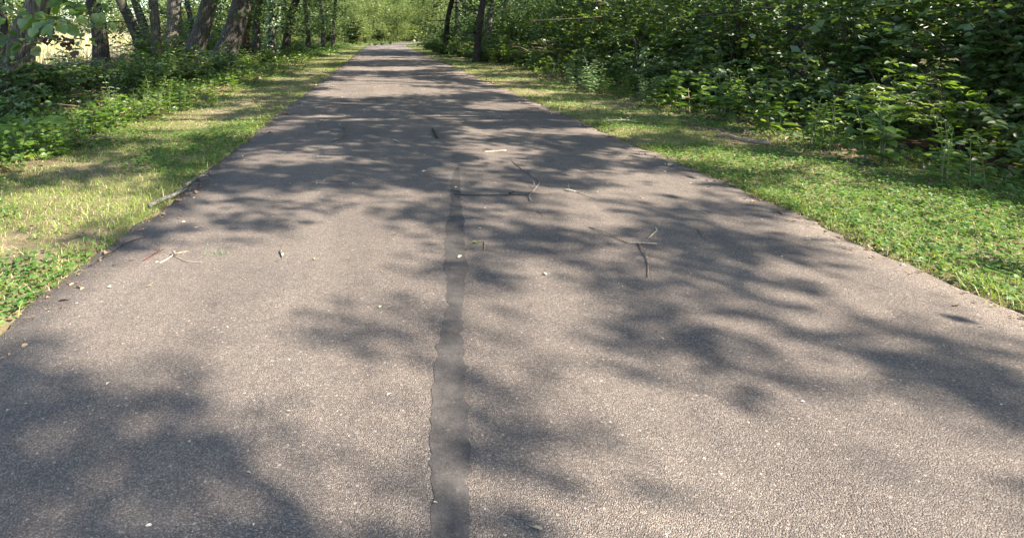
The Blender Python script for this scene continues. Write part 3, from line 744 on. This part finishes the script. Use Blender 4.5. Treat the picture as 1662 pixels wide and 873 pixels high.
tree([(463, 90), (468, 45), (474, 20), (481, 0)], 90, 13, M['bark_dark'], 'dark trunk leaning right beyond the vine wrapped tree', GT, seed=13, lean_keep=.8)
tree([(500, 80), (500, 50), (497, 20), (494, 0)], 83, 8, M['bark_dark'], 'slim dark trunk well along the left side, left of a pale slim one', GT, seed=14, sides=10)
tree([(524, 78), (524, 50), (523, 25), (521, 0)], 80, 7, M['bark'], 'slim greyish trunk far along the left side of the path', GT, seed=15, sides=10)
tree([(540, 76), (541, 50), (543, 25), (545, 0)], 78, 6, M['bark_dark'], 'last dark trunk on the left before the sunlit bend', GT, seed=16, sides=10)
tree([(5, 120), (4, 80), (2, 40), (-4, 0)], 128, 18, M['bark_dark'], 'dark trunk at the left edge of the photo', GT, seed=17)
tree([(721, 88), (724, 55), (728, 25), (734, 0)], 88, 9, M['bark_dark'], 'dark trunk on the right nearest the bend, standing in bushes', GTR, seed=20, sides=12)
tree([(774, 102), (776, 60), (780, 25), (784, 0)], 102, 11, M['bark_dark'], 'straight dark trunk on the right standing at the verge', GTR, seed=21, sides=12)
tree([(794, 88), (793, 55), (795, 25), (798, 0)], 90, 10, M['bark_pale'], 'sunlit pale trunk just behind the straight dark trunk', GTR, seed=22, sides=12)
tree([(1012, 100), (1013, 60), (1014, 30), (1012, 0)], 106, 11, M['bark'], 'knotted grey trunk half hidden in the right thicket', GTR, seed=23, sides=12)
tree([(1100, 112), (1100, 60), (1099, 25), (1098, 0)], 112, 9, M['bark_dark'], 'slim dark trunk deep in the right thicket', GTR, seed=24, sides=10)
tree([(1296, 150), (1294, 90), (1290, 40), (1288, 0)], 150, 24, M['bark'], 'grey trunk rising from the thicket past the fallen branch', GTR, seed=25)
tree([(1440, 140), (1444, 80), (1450, 30), (1454, 0)], 140, 18, M['bark_dark'], 'dark trunk in the thicket right of the grey trunk', GTR, seed=26)
tree([(1585, 165), (1582, 90), (1575, 30), (1572, 0)], 165, 26, M['bark'], 'grey trunk at the far right of the thicket', GTR, seed=27)
# canopy trees whose crowns shade the path; partly or wholly hidden behind the thicket
for k, (x, y, r_) in enumerate([(8.2, -8, .2), (7.6, -4.5, .17), (8.0, 5.6, .16), (12.5, -6, .2), (13.2, -3, .2), (12.8, 5, .18), (13.5, 11, .2), (11.2, 16, .2), (9.5, 24, .2), (13.5, 21, .2), (10, 31, .18), (14, 36, .2), (9, 41, .2), (6.5, 47, .18), (11, 54, .2), (17, 15, .2), (17, 2, .2), (9, 60, .18)]):
    zz = [(PX + F * x / max(y, .1), 0)]
    T = tree([(PX, PY + 1), (PX, PY - 5)], 100, 2 * r_ * F / 10, M['bark'], 'canopy tree standing back in the right-hand wood', 'canopy trees in the right-hand wood', seed=40 + k, depth=10, sides=10)
    sh = np.array([x, y, 0]) - np.array([T['base'][0], T['base'][1], 0])
    T['line'] = T['line'] + sh; T['base'] = T['base'] + sh; T['base'][2] = gz(x, y); T['o'].location = T['base']

# canopy: leaf sprays placed up the sun rays of shaded ground
rs = R(71)
tb = np.array([t['base'] for t in TREES]); tt_top = np.array([t['line'][-1] for t in TREES])
mid = (tb[:, :2] * .3 + tt_top[:, :2] * .7)
for ya, yb, x0, x1, dens, ls, nl in ((.8, 3.6, -6, 9, 62, .9, 18), (3.6, 8, -11, 9, 60, .95, 18), (8, 20, -16, 11, 38, 1.15, 16), (20, 46, -16, 11, 16, 1.75, 16), (46, 74, -14, 12, 4.5, 2.8, 14)):
    x, y = scatter(x0, x1, ya, yb, dens, rs)
    x = x + bend(y)
    keep = rs.rand(len(x)) < shade(x, y) ** 1.6
    x, y = x[keep], y[keep]; n = len(x)
    hh = 5.4 + 4.6 * rs.beta(1.5, 2.2, n) + 1.2 * (fbm(x, y, .4) - .5)
    P = np.stack([x, y, np.zeros(n)], 1) + SUN[None] * (hh / SUN[2])[:, None]
    own = np.argmin(((P[:, None, :2] - mid[None]) ** 2).sum(-1), 1)
    for k in range(len(TREES)):
        q = P[own == k]
        if len(q): TREES[k]['cl'].append((q, ls, nl))
for T in TREES:
    s = Soup(); rs = T['rs']; allq = []
    for q, ls, nl in T['cl']:
        allq.append(q); n = len(q)
        rr = .12 * ls ** .7
        P = np.repeat(q, nl, 0) + rs.normal(0, rr, (n * nl, 3)) * [1, 1, .7]
        a = rs.uniform(0, 6.28, n * nl)
        D = np.stack([np.cos(a), np.sin(a), rs.normal(-.2, .35, n * nl)], 1); N = SUN * .5 + np.array([0, 0, .7]) + rs.normal(0, .45, (n * nl, 3))
        l_ = rs.uniform(.075, .125, n * nl) * ls
        s.diamonds(P - T['base'], D, N, l_, l_ * .75)
    if T.get('low'):
        zlo, nc, rad_, ls = T['low']; rs = R(int(T['r'][5] * 1e5) % 9999); nl = 22
        z = rs.uniform(zlo, 6.5, nc); ii = np.array([np.argmin(np.abs(T['line'][:, 2] - v)) for v in z]); a = rs.uniform(0, 6.28, nc); q = rad_ * np.sqrt(rs.rand(nc))
        C = T['line'][ii] + np.stack([np.cos(a) * q, np.sin(a) * q, -.12 * q], 1)
        P = np.repeat(C, nl, 0) + rs.normal(0, .2, (nc * nl, 3)) * [1, 1, .6]; a = rs.uniform(0, 6.28, nc * nl)
        D = np.stack([np.cos(a), np.sin(a), rs.normal(-.25, .35, nc * nl)], 1); l_ = rs.uniform(.08, .13, nc * nl) * ls
        s.diamonds(P - T['base'], D, np.array([0, 0, 1.]) + rs.normal(0, .5, (nc * nl, 3)), l_, l_ * .75)
        for k in rs.permutation(nc)[:12]:
            c_ = C[k]; a_ = T['line'][ii[k]]
            T['s'].tube(smooth_line([a_, (a_ + c_) / 2 + [0, 0, .15], c_], 6) - T['base'], np.linspace(.03, .006, 6), 5, cap=False)
    if allq:
        allq = np.concatenate(allq); tp = T['line']
        # limbs reaching into the crown
        order = allq[rs.permutation(len(allq))[:7]]
        for q in order:
            z0 = min(T['top'] - .5, max(4.5, q[2] - np.linalg.norm(q[:2] - tp[-1, :2]) * .7))
            i0 = int(np.argmin(np.abs(tp[:, 2] - z0))); a = tp[i0]
            m_ = (a + q) / 2 + [0, 0, .5] + rs.normal(0, .25, 3)
            ln = smooth_line([a, m_, q], 9) - T['base']
            T['s'].tube(ln, np.linspace(T['r'][i0] * .55, .012, 9), 6, cap=False)
        link('crown', s.build('crown', M['canopy']), T['o'])
    link('trunk', T['s'].build('trunk', T['m'], True), T['o'])

# climbing vine on the vine-wrapped trunk (a plant of its own)
s = Soup(); rs = R(81); ln = Tv['line']; b = Tv['base']
zmax = 4.2
u = rs.rand(900) ** .8 * zmax; ii = np.array([np.argmin(np.abs(ln[:, 2] - b[2] - z_)) for z_ in u])
a = rs.uniform(0, 6.28, 900); P = ln[ii] - b; P[:, 2] = u
out = np.stack([np.cos(a), np.sin(a), np.zeros(900)], 1)
P = P + out * (Tv['r'][ii][:, None] + rs.uniform(.0, .22, 900)[:, None])
D = out * .5 + rs.normal(0, .5, (900, 3)) - [0, 0, .4]; l_ = rs.uniform(.08, .15, 900)
s.leaves(P, D, out + rs.normal(0, .3, (900, 3)) + [0, 0, .4], l_, l_ * .8)
o = tag(link('climbing_vine', s.build('climbing_vine', M['weedpale']), None, b), 'pale green vine climbing a trunk left of the path', 'vine')

# maple branch hanging into the frame at the upper left, and its dead leaves
def hanging_branch(name, pts, m_leaf, label, cat, nleaf, leaf, seed, spread=.12, group=None):
    rs = R(seed); ln = smooth_line(pts, 16); b = ln[0].copy()
    st, lf = Soup(), Soup(); st.tube(ln - b, np.linspace(.016, .003, 16), 6)
    for k in range(nleaf):
        i_ = rs.randint(3, 16); p = ln[i_] - b; a = rs.uniform(0, 6.28)
        d = np.array([math.cos(a) * .8, math.sin(a) * .8, rs.uniform(-.7, .25)]); q = p + d * spread * rs.uniform(.3, 1.2)
        st.tube(np.stack([p, (p + q) / 2 + [0, 0, .01], q]), [.002, .0015, .001], 3, cap=False)
        L_ = leaf * rs.uniform(.7, 1.2)
        lf.leaves(q[None], (d + rs.normal(0, .3, 3) - [0, 0, .25])[None], (np.array([-.0, -.55, 1.]) + rs.normal(0, .35, 3))[None], np.array([L_]), np.array([L_ * .9]), .12, .2)
    o = empty(name, b, label, cat, group)
    link('twig', st.build('twig', M['stemwood'], True), o); link('foliage', lf.build('foliage', m_leaf), o)
    return o
GB = 'leafy boughs hanging in front of the left meadow'
hanging_branch('maple_bough', [at(-60, -60, 6.0), at(0, 5, 5.7), at(60, 25, 5.5), at(100, 34, 5.4)], M['weed'], 'bough of big pale green maple leaves across the nearest left trunk', 'bough', 70, .13, 201, .17, GB)
hanging_branch('maple_bough', [at(40, -80, 6.6), at(80, -15, 6.4), at(115, 12, 6.3), at(150, 22, 6.2)], M['weed'], 'bough of sunlit leaves above the meadow gap', 'bough', 60, .13, 202, .18, GB)
hanging_branch('maple_bough', [at(-80, 20, 6.4), at(-20, 48, 6.2), at(20, 62, 6.1), at(45, 70, 6.1)], M['shrub2'], 'dark shaded bough at the left edge below the pale bough', 'bough', 55, .12, 203, .2, GB)
hanging_branch('dead_bough', [at(60, 30, 6.6), at(78, 58, 6.5), at(95, 68, 6.5), at(116, 64, 6.4)], M['deadleaf'], 'dangling brown dead leaves against the bright meadow', 'bough', 46, .085, 204, .16)
hanging_branch('maple_bough', [at(175, -30, 12), at(150, 20, 11.8), at(138, 55, 11.6), at(128, 78, 11.5)], M['shrub'], 'thin bough drooping beside the straight dark trunk', 'bough', 36, .13, 205, .25, GB)

# ------------------------------------------------------------------ meadow, far wood
s = Soup(); rs = R(91)
for (x0, x1, y0, y1, dn, h0, h1, w) in ((-30, -13, 18, 45, 26, .35, .8, .03), (-75, -20, 35, 110, 10, .8, 1.7, .07)):
    x, y = scatter(x0, x1, y0, y1, dn, rs); n = len(x)
    s.blades(np.stack([x, y, ground_z(x, y)], 1), rs.uniform(h0, h1, n) * (.6 + .7 * fbm(x, y, .15)), w, rs.uniform(.1, .7, n), rs)
tag(link('meadow_grass', s.build('meadow_grass', M['reed'])), 'tall pale sunlit meadow grass beyond the left trees', 'meadow', kind='stuff')

def far_tree_mesh(seed, h, r, zlow, n, leaf):
    rs = R(seed); s = Soup()
    nb = 60
    a = rs.uniform(0, 6.28, nb); u = rs.rand(nb); q = np.sqrt(rs.rand(nb))
    prof = np.sin(np.clip(u * .75 + .25, 0, 1) * np.pi) ** .5
    C = np.stack([np.cos(a) * q * r * prof, np.sin(a) * q * r * prof, zlow + u * (h - zlow)], 1)
    per = n // nb
    P = np.repeat(C, per, 0) + rs.normal(0, 1, (nb * per, 3)) * [r * .17, r * .17, h * .035]
    al = rs.uniform(0, 6.28, len(P)); D = np.stack([np.cos(al), np.sin(al), rs.normal(-.3, .4, len(P))], 1)
    l_ = leaf * rs.uniform(.6, 1.3, len(P))
    s.diamonds(P, D, np.array([0, 0, 1.]) + rs.normal(0, .55, (len(P), 3)), l_, l_ * .75)
    return s.build('crown', M['far'])
FAR = [far_tree_mesh(300 + k, 13, 4.6, .3, 9000, .27) for k in range(4)]
FT = []
for k in range(3):
    s = Soup(); rs = R(330 + k)
    ln = smooth_line([[0, 0, -.1], [rs.normal(0, .1), rs.normal(0, .1), 3], [rs.normal(0, .4), rs.normal(0, .4), 8], [rs.normal(0, .6), 0, 11]], 14)
    s.tube(ln, np.linspace(.16, .05, 14), 8, .06, rs)
    for j in range(6):
        i_ = rs.randint(3, 12); a = rs.uniform(0, 6.28)
        s.tube(smooth_line([ln[i_], ln[i_] + [math.cos(a) * 1.2, math.sin(a) * 1.2, .8], ln[i_] + [math.cos(a) * 2.8, math.sin(a) * 2.8, 1.6]], 6), np.linspace(.07, .02, 6), 5, cap=False)
    FT.append(s.build('trunk', M['bark'], True))
rs = R(95)
GF = 'sunlit trees around the far bend'
def far_tree(x, y, sc, label, group=GF):
    o = empty('tree', (x, y, gz(x, y)), label, 'tree', group, rs.uniform(0, 6.28), sc)
    link('trunk', FT[rs.randint(3)], o); link('crown', FAR[rs.randint(4)], o)
for px, y, sc, lab in [
    (560, 72, .8, 'leafy sunlit tree on the left just before the bend'),
    (585, 88, .9, 'sunlit tree on the left behind the first leafy tree by the bend'),
    (606, 100, .9, 'pale green tree standing left of the path where it turns'),
    (634, 112, 1.0, 'tree with low boughs facing the end of the straight path'),
    (656, 125, 1.1, 'pale tree behind the turn of the path, left of the small clearing'),
    (690, 140, 1.2, 'pale distant tree above the right turn of the path'),
    (622, 150, 1.4, 'tallest distant tree closing the view along the path'),
    (540, 110, 1.1, 'distant sunlit tree behind the last left trunks'),
    (716, 66, .6, 'small leafy tree on the right where the path turns'),
    (738, 78, .9, 'leafy tree on the right behind the dark trunk near the bend'),
    (645, 92, .62, 'low leafy tree facing the end of the straight path'),
    (672, 118, .8, 'low bright tree just above the strip of path past the bend'),
    (596, 118, 1.0, 'bright tree behind the pale green tree left of the bend'),
    (575, 130, 1.2, 'tall sunlit tree far behind the left verge'),
    (640, 170, 1.5, 'farthest tree straight ahead above the path'),
    (700, 100, .8, 'leafy tree on the right beyond the small tree at the bend'),
    (525, 84, .8, 'leafy tree among the last slim left trunks'),
    (500, 95, 1.0, 'sunlit tree beyond the left trunks, left of the bend')]:
    far_tree((px - PX) / F * y, y, sc, lab)
# far wood across the meadow and behind the thicket: reads as one mass
s = Soup(); rs = R(97)
def mass(x0, x1, y0, y1, n, h, leaf, per=70):
    C = np.stack([rs.uniform(x0, x1, n), rs.uniform(y0, y1, n), rs.beta(1.1, 1.3, n) * h], 1)
    P = np.repeat(C, per, 0) + rs.normal(0, 1, (n * per, 3)) * [1.3, 1.3, .8]
    al = rs.uniform(0, 6.28, len(P)); D = np.stack([np.cos(al), np.sin(al), rs.normal(-.2, .4, len(P))], 1)
    l_ = leaf * rs.uniform(.6, 1.3, len(P)); P[:, 2] = np.maximum(P[:, 2], .05)
    s.diamonds(P, D, np.array([0, 0, 1.]) + rs.normal(0, .55, (len(P), 3)), l_, l_ * .75)
mass(-110, -30, 112, 135, 420, 12, .5, 170); mass(-40, 30, 140, 175, 620, 16, .5, 190); mass(5, 60, 90, 150, 380, 12, .45, 170)
tag(link('far_wood', s.build('far_wood', M['far'])), 'distant sunlit wood closing the view past the meadow and bend', 'wood', kind='stuff')
s = Soup(); rs = R(98)
mass(12, 22, -2, 70, 1000, 7, .24); mass(9.5, 13, 2, 60, 420, 5, .17); mass(7.6, 10.5, 1.5, 60, 650, 3.2, .12)
tag(link('thicket_depth', s.build('thicket_depth', M['shrub2'])), 'dense dark foliage deep behind the right-hand thicket', 'wood', kind='stuff')

# brush pile behind the left trunks
def brush(name, c, L_, n, m, label, seed, up=.5):
    rs = R(seed); s = Soup()
    for k in range(n):
        p = np.array([rs.normal(0, L_ * .35), rs.normal(0, L_ * .25), rs.uniform(0, L_ * up)]); a = rs.uniform(0, 6.28)
        d = np.array([math.cos(a), math.sin(a), rs.normal(.15, .35)]) * L_ * rs.uniform(.2, .6)
        s.tube(smooth_line([p, p + d * .5 + rs.normal(0, .05 * L_, 3), p + d], 6), np.linspace(.016, .005, 6) * rs.uniform(.6, 1.4), 5, cap=False)
    return tag(link(name, s.build(name, m, True), None, c), label, 'brush pile', None, 'stuff')
brush('brush_pile', (-10.3, 23.5, .05), 2.6, 130, M['stick_tan'], 'tangle of dead branches behind the left leaning trunks', 401, .55)
brush('brush_pile', (at(905, 70, 17)[0], 18, .3), 1.0, 46, M['stick_brown'], 'tangle of dry brown branches in the right-hand thicket', 402, .6)

# bare branches showing in the right thicket
def branch(name, pts, r0, r1, m, label, cat='branch', group=None, forks=(), n=18, sides=7, seed=0, rough=.05):
    rs = R(seed + 500); ln = smooth_line(pts, n); b = ln[0].copy(); s = Soup()
    s.tube(ln - b, np.linspace(r0, r1, n), sides, rough, rs)
    for f in forks:
        q, fr0, fr1 = f; q = smooth_line(q, 8) - b; s.tube(q, np.linspace(fr0, fr1, 8), max(5, sides - 2), rough, rs)
    return tag(link(name, s.build(name, m, True), None, b), label, cat, group)
GX = 'bare branches in the right thicket'
branch('dead_branch', [at(860, 34, 14), at(905, 32, 13.6), at(945, 30, 13.2), at(976, 27, 13)], .012, .006, M['stick_tan'], 'long bare pale branch reaching level across the right thicket', 'branch', GX)
branch('dead_branch', [at(812, 18, 17), at(830, 13, 16.8), at(848, 9, 16.6), at(862, 12, 16.5)], .02, .008, M['stick_tan'], 'sunlit bare branch right of the pale trunk', 'branch', GX)
branch('dead_branch', [at(955, -4, 12), at(978, 4, 11.8), at(995, 10, 11.7)], .025, .01, M['stick_tan'], 'short sunlit branch at the top of the thicket', 'branch', GX)
branch('dead_branch', [at(1130, 27, 10), at(1165, 22, 9.8), at(1205, 18, 9.6), at(1260, 12, 9.4)], .018, .012, M['bark_dark'], 'dark level branch near the top of the right thicket', 'branch', GX)
branch('dead_branch', [at(896, 120, 14.6), at(899, 112, 14.5), at(900, 106, 14.5), at(904, 102, 14.4)], .012, .004, M['stick_pale'], 'short forked pale twig standing at the thicket foot', 'branch', GX, [([at(900, 107, 14.5), at(896, 103, 14.5), at(893, 102, 14.5)], .006, .003)])
branch('sapling_stem', [at(1032, 120, 11), at(1032, 90, 11), at(1031, 72, 11), at(1027, 60, 10.9)], .028, .012, M['bark_dark'], 'forked brown stem in the right thicket below yellowish leaves', 'sapling', None, [([at(1032, 74, 11), at(1038, 66, 10.9), at(1046, 54, 10.8)], .014, .006)])
pl('yellow', 'shrub', 1056, 118, 'yellowish leaved sapling catching sun inside the right thicket', 'shrub', None, .62)

# ------------------------------------------------------------------ sticks on the path and the verges
GS = 'fallen twigs on the path'
def stick(pts, r0, r1, m, label, forks=(), name='fallen_twig', cat='twig', group=GS, lift=.0, n=16, sides=7, seed=0):
    r0 *= .85; r1 *= .85
    def w(q, r):
        out = []
        for k, e in enumerate(q):
            p = gp(e[0], e[1]); p[2] = pz(p[0], p[1]) + r + (e[2] if len(e) > 2 else 0) + lift; out.append(p)
        return np.array(out)
    return branch(name, w(pts, r0 * .8), r0, r1, m, label, cat, group, [(w(q, a), a, b_) for q, a, b_ in forks], n, sides, seed, .06)
stick([(243, 339), (262, 329), (290, 317), (303, 307, .012), (316, 297, .01), (328, 289), (340, 286)], .016, .010, M['stick_grey'], 'thick crooked grey branch lying on the left edge of the asphalt',
      [([(322, 294, .01), (334, 292, .02), (343, 296, .01)], .005, .002), ([(330, 288), (343, 284, .02), (352, 286, .01)], .005, .002), ([(300, 309, .02), (296, 318, .01)], .004, .002)], 'fallen_branch', 'branch', None, sides=9, n=26, lift=.008)
stick([(144, 434), (170, 418), (195, 405, .01), (218, 395, .012), (238, 386)], .0048, .003, M['bark_dark'], 'long dark thin twig at the lower left of the asphalt')
stick([(232, 426), (249, 417, .006), (266, 407)], .0035, .0025, M['stick_red'], 'short reddish twig with a tiny fork, near the left grass', [([(258, 412, .006), (255, 406, .02), (251, 404, .02)], .0015, .001), ([(258, 412, .006), (260, 404, .03)], .0015, .001)])
stick([(259, 430), (271, 424), (283, 418, .006), (295, 413), (306, 411)], .0042, .0035, M['stick_pale'], 'pale snapped twig with a curved bark strip beside it', [([(283, 419), (300, 428, .004), (318, 431, .004), (336, 431)], .0022, .0014), ([(281, 416, .01), (285, 420, .012)], .006, .004)])
stick([(470, 393), (462, 400, .006), (456, 408)], .0022, .0014, M['stick_tan'], 'thin curved stalk with a pale seed husk at its foot', [([(455, 414), (458, 424)], .006, .003)])
stick([(831, 266), (850, 282), (864, 291), (873, 297), (875, 303), (868, 312), (861, 320), (859, 326), (861, 333)], .004, .0085, M['stick_grey'], 'hooked grey stick bent like a question mark mid path', [([(868, 311, .006), (866, 306, .03)], .004, .002)], n=40)
stick([(735, 321), (760, 323), (800, 323.5, .004), (855, 322)], .0042, .003, M['bark_dark'], 'long straight thin twig crossing the tar seam', [([(826, 322, .004), (834, 320, .012)], .006, .004)])
stick([(917, 314), (926, 316, .006), (936, 317)], .007, .005, M['stick_pale'], 'twig with a peeled pale bark end on the right of the path', [([(936, 317), (952, 323, .004), (969, 328)], .003, .0018), ([(924, 315, .006), (922, 308, .03)], .0015, .001)])
stick([(956, 375), (985, 387, .008), (1018, 401)], .0034, .0036, M['stick_tan'], 'forked twig with a white peeled crosspiece at lower right', [([(1036, 402), (1042, 412, .006), (1050, 425, .006), (1052, 443), (1051, 458)], .004, .003)])
stick([(1018, 401), (1042, 402, .004), (1066, 402)], .0042, .004, M['stick_pale'], 'straight white peeled twig lying across the forked twig', n=8)
stick([(1053, 392), (1060, 387, .006), (1066, 382, .008), (1064, 375)], .0042, .0035, M['stick_pale'], 'small pale crescent shaped twig at lower right')
stick([(702, 214), (705, 221), (709, 229)], .014, .014, M['bark_dark'], 'stubby dark stick with a pale cut end in the shade', sides=9)
stick([(785, 251), (803, 250), (821, 248.5)], .006, .012, M['stick_pale'], 'short thick pale stick in the sunny patch of the path', sides=9)
stick([(862, 230), (868, 225, .008), (874, 222), (884, 221)], .006, .003, M['stick_tan'], 'curved tan twig on the right side of the path')
stick([(786, 399.5), (786.5, 407), (786, 415)], .0045, .0045, M['stick_tan'], 'short tan twig pointing at the camera right of the seam')
stick([(763, 403), (774, 401, .004), (786, 399)], .003, .0022, M['stem'], 'yellow green stalk touching the short tan twig')
stick([(872, 350), (877, 353, .004), (882, 358)], .003, .002, M['stick_brown'], 'tiny brown twig below the hooked grey stick')
stick([(1132, 377), (1135, 381, .004), (1139, 387)], .003, .002, M['stick_brown'], 'tiny dark twig in shade at the far right of the asphalt')
stick([(892, 414), (899, 418, .003), (909, 420)], .0028, .002, M['stick_tan'], 'small tan curved twig below the big shadow blot')
stick([(557, 209), (561, 218, .01), (559, 227, .008), (538, 234)], .005, .004, M['stick_brown'], 'dark curved twig in the shade left of the path centre', n=20)
stick([(516, 207), (521, 203, .02), (524, 199, .01)], .005, .003, M['stick_brown'], 'small upright dark twig left of the curved dark one')
stick([(638, 231), (643, 232), (649, 235)], .006, .004, M['stick_pale'], 'tiny white twig in the shaded middle of the path')
stick([(941, 279), (952, 281, .006), (964, 286)], .005, .003, M['stick_brown'], 'dark straight twig in sunlight on the right of the path')
stick([(1136, 345), (1142, 348), (1149, 351)], .004, .003, M['stick_pale'], 'tiny pale twig at the far right of the asphalt')
stick([(528, 299), (545, 299.5, .004), (563, 301)], .003, .002, M['stick_brown'], 'thin dark twig in the shadow edge left of centre')
stick([(440, 338), (455, 336, .003), (472, 334)], .0022, .0018, M['stick_tan'], 'thin pale grass stalk on sunlit asphalt left of centre')
stick([(790, 232), (806, 229, .004), (824, 226)], .004, .003, M['stick_brown'], 'thin dark twig between the stubby stick and curved tan twig')
GV = 'dead branches lying on the verges'
stick([(983, 201), (1010, 202.5, .02), (1040, 203.5)], .008, .005, M['stick_pale'], 'thin pale branch lying in the right verge grass', (), 'fallen_branch', 'branch', GV, .03)
stick([(1163, 227), (1182, 230, .02), (1205, 234), (1250, 240)], .018, .03, M['stick_tan'], 'thick pale pinkish branch lying on the right verge', [([(1172, 228, .03), (1162, 222, .04), (1155, 220, .02)], .008, .004)], 'fallen_branch', 'branch', GV, .03, sides=9)
stick([(1090, 196), (1130, 208, .02), (1175, 216)], .012, .008, M['stick_brown'], 'dark weathered branch in the bare soil of the right verge', (), 'fallen_branch', 'branch', GV, .01)
stick([(148, 226), (165, 229, .02), (192, 232)], .012, .008, M['stick_tan'], 'weathered branch at the foot of the left bank weeds', (), 'fallen_branch', 'branch', GV, .02)
stick([(40, 182), (80, 179, .03), (128, 180)], .018, .012, M['stick_tan'], 'long pale dead branch lying in shade under the left trees', (), 'fallen_branch', 'branch', GV, .05)
stick([(8, 194), (16, 193, .02), (24, 193)], .02, .014, M['stick_tan'], 'short pale broken branch at the left edge of the wood floor', (), 'fallen_branch', 'branch', GV, .05)
stick([(1120, 190, .0), (1119, 183, .12), (1117, 176, .3)], .004, .002, M['stick_pale'], 'pale dry stalk standing up at the right verge', (), 'dry_stalk', 'stalk', None)

# single leaves that stand out on the path
def lone_leaf(px, py, L_, a, m, label, tilt=.3):
    p = gp(px, py); p[2] = pz(p[0], p[1]) + .006; s = Soup()
    D = np.array([[math.cos(a), math.sin(a), tilt]]); s.leaves(np.zeros((1, 3)), D, np.array([[.1, -.3, 1.]]), np.array([L_]), np.array([L_ * .6]), .25, .1)
    tag(link('fallen_leaf', s.build('fallen_leaf', m), None, p), label, 'leaf', 'fallen leaves on the path')
lone_leaf(743, 428, .026, .3, M['litter'], 'curled whitish leaf lying on the tar seam', .5)
lone_leaf(1083, 271, .06, .1, M['litter'], 'pale leaf at the right edge of the asphalt')
lone_leaf(685, 285, .035, .2, M['litter'], 'white leaf fragment in shade left of the seam')
lone_leaf(458, 422, .018, 1.2, M['litter'], 'pale husk on the sunlit asphalt at lower left', .5)
lone_leaf(106, 435, .05, .2, M['clover'], 'round green leaf at the bottom of the left verge', .2)
lone_leaf(774, 402.5, .026, 3.0, M['shrub3'], 'yellowish green leaf by the short tan twig', .3)
lone_leaf(738, 311, .02, .2, M['litter'], 'tiny white fragment on the seam above the long straight twig', .3)
# grass wisps dropped on the asphalt
s = Soup(); rs = R(600); p = gp(358, 417); p[2] = pz(p[0], p[1]) + .003; n = 26
s.blades(np.stack([rs.normal(0, .035, n), rs.normal(0, .02, n), np.zeros(n)], 1), rs.uniform(.01, .04, n), .0025, rs.uniform(1, 2.4, n), rs)
tag(link('grass_wisp', s.build('grass_wisp', M['weedpale']), None, p), 'yellow green wisp of dropped grass at lower left', 'grass wisp')
# small flecks of litter all over the asphalt
s = Soup(); rs = R(601)
y = np.concatenate([rs.uniform(1.1, 5, 150), rs.uniform(4, 14, 430), rs.uniform(10, 40, 300)]); x = rs.uniform(EL + .05, ER - .05, len(y)); n = len(y)
edge = rs.rand(n) < .3; x[edge] = np.where(rs.rand(edge.sum()) < .5, EL + .05 + rs.exponential(.15, edge.sum()), ER - .05 - rs.exponential(.15, edge.sum()))
t = (x - EL) / (ER - EL); a = rs.uniform(0, 6.28, n); l_ = np.minimum(rs.gamma(3, .0042, n), .02) * (1 + y / 14)
s.leaves(np.stack([x + bend(y), y, .022 * (1 - (2 * t - 1) ** 2) + .004], 1), np.stack([np.cos(a), np.sin(a), rs.uniform(0, .3, n)], 1), np.array([0, 0, 1.]) + rs.normal(0, .25, (n, 3)), l_, l_ * rs.uniform(.3, .7, n))
tag(link('leaf_litter', s.build('leaf_litter', M['litter'])), 'pale flecks of leaf and seed litter scattered on the asphalt', 'litter', kind='stuff')

# dead leaf crumbs and soil bits gathered along the asphalt edges
s = Soup(); rs = R(611); n = 2600
y = 1.1 + 30 * rs.rand(n) ** 1.7; side = rs.rand(n) < .5; off = rs.normal(.0, .09, n)
x = np.where(side, EL + off, ER - off); a = rs.uniform(0, 6.28, n); l_ = rs.gamma(3, .005, n) * (1 + y / 25)
t = np.clip((x - EL) / (ER - EL), 0, 1)
s.leaves(np.stack([x, y, .022 * (1 - (2 * t - 1) ** 2) + .004], 1), np.stack([np.cos(a), np.sin(a), rs.uniform(0, .4, n)], 1), np.array([0, 0, 1.]) + rs.normal(0, .4, (n, 3)), l_, l_ * rs.uniform(.3, .8, n))
tag(link('leaf_crumbs', s.build('leaf_crumbs', M['woodlitter'])), 'brown leaf crumbs gathered along both asphalt edges', 'litter', kind='stuff')
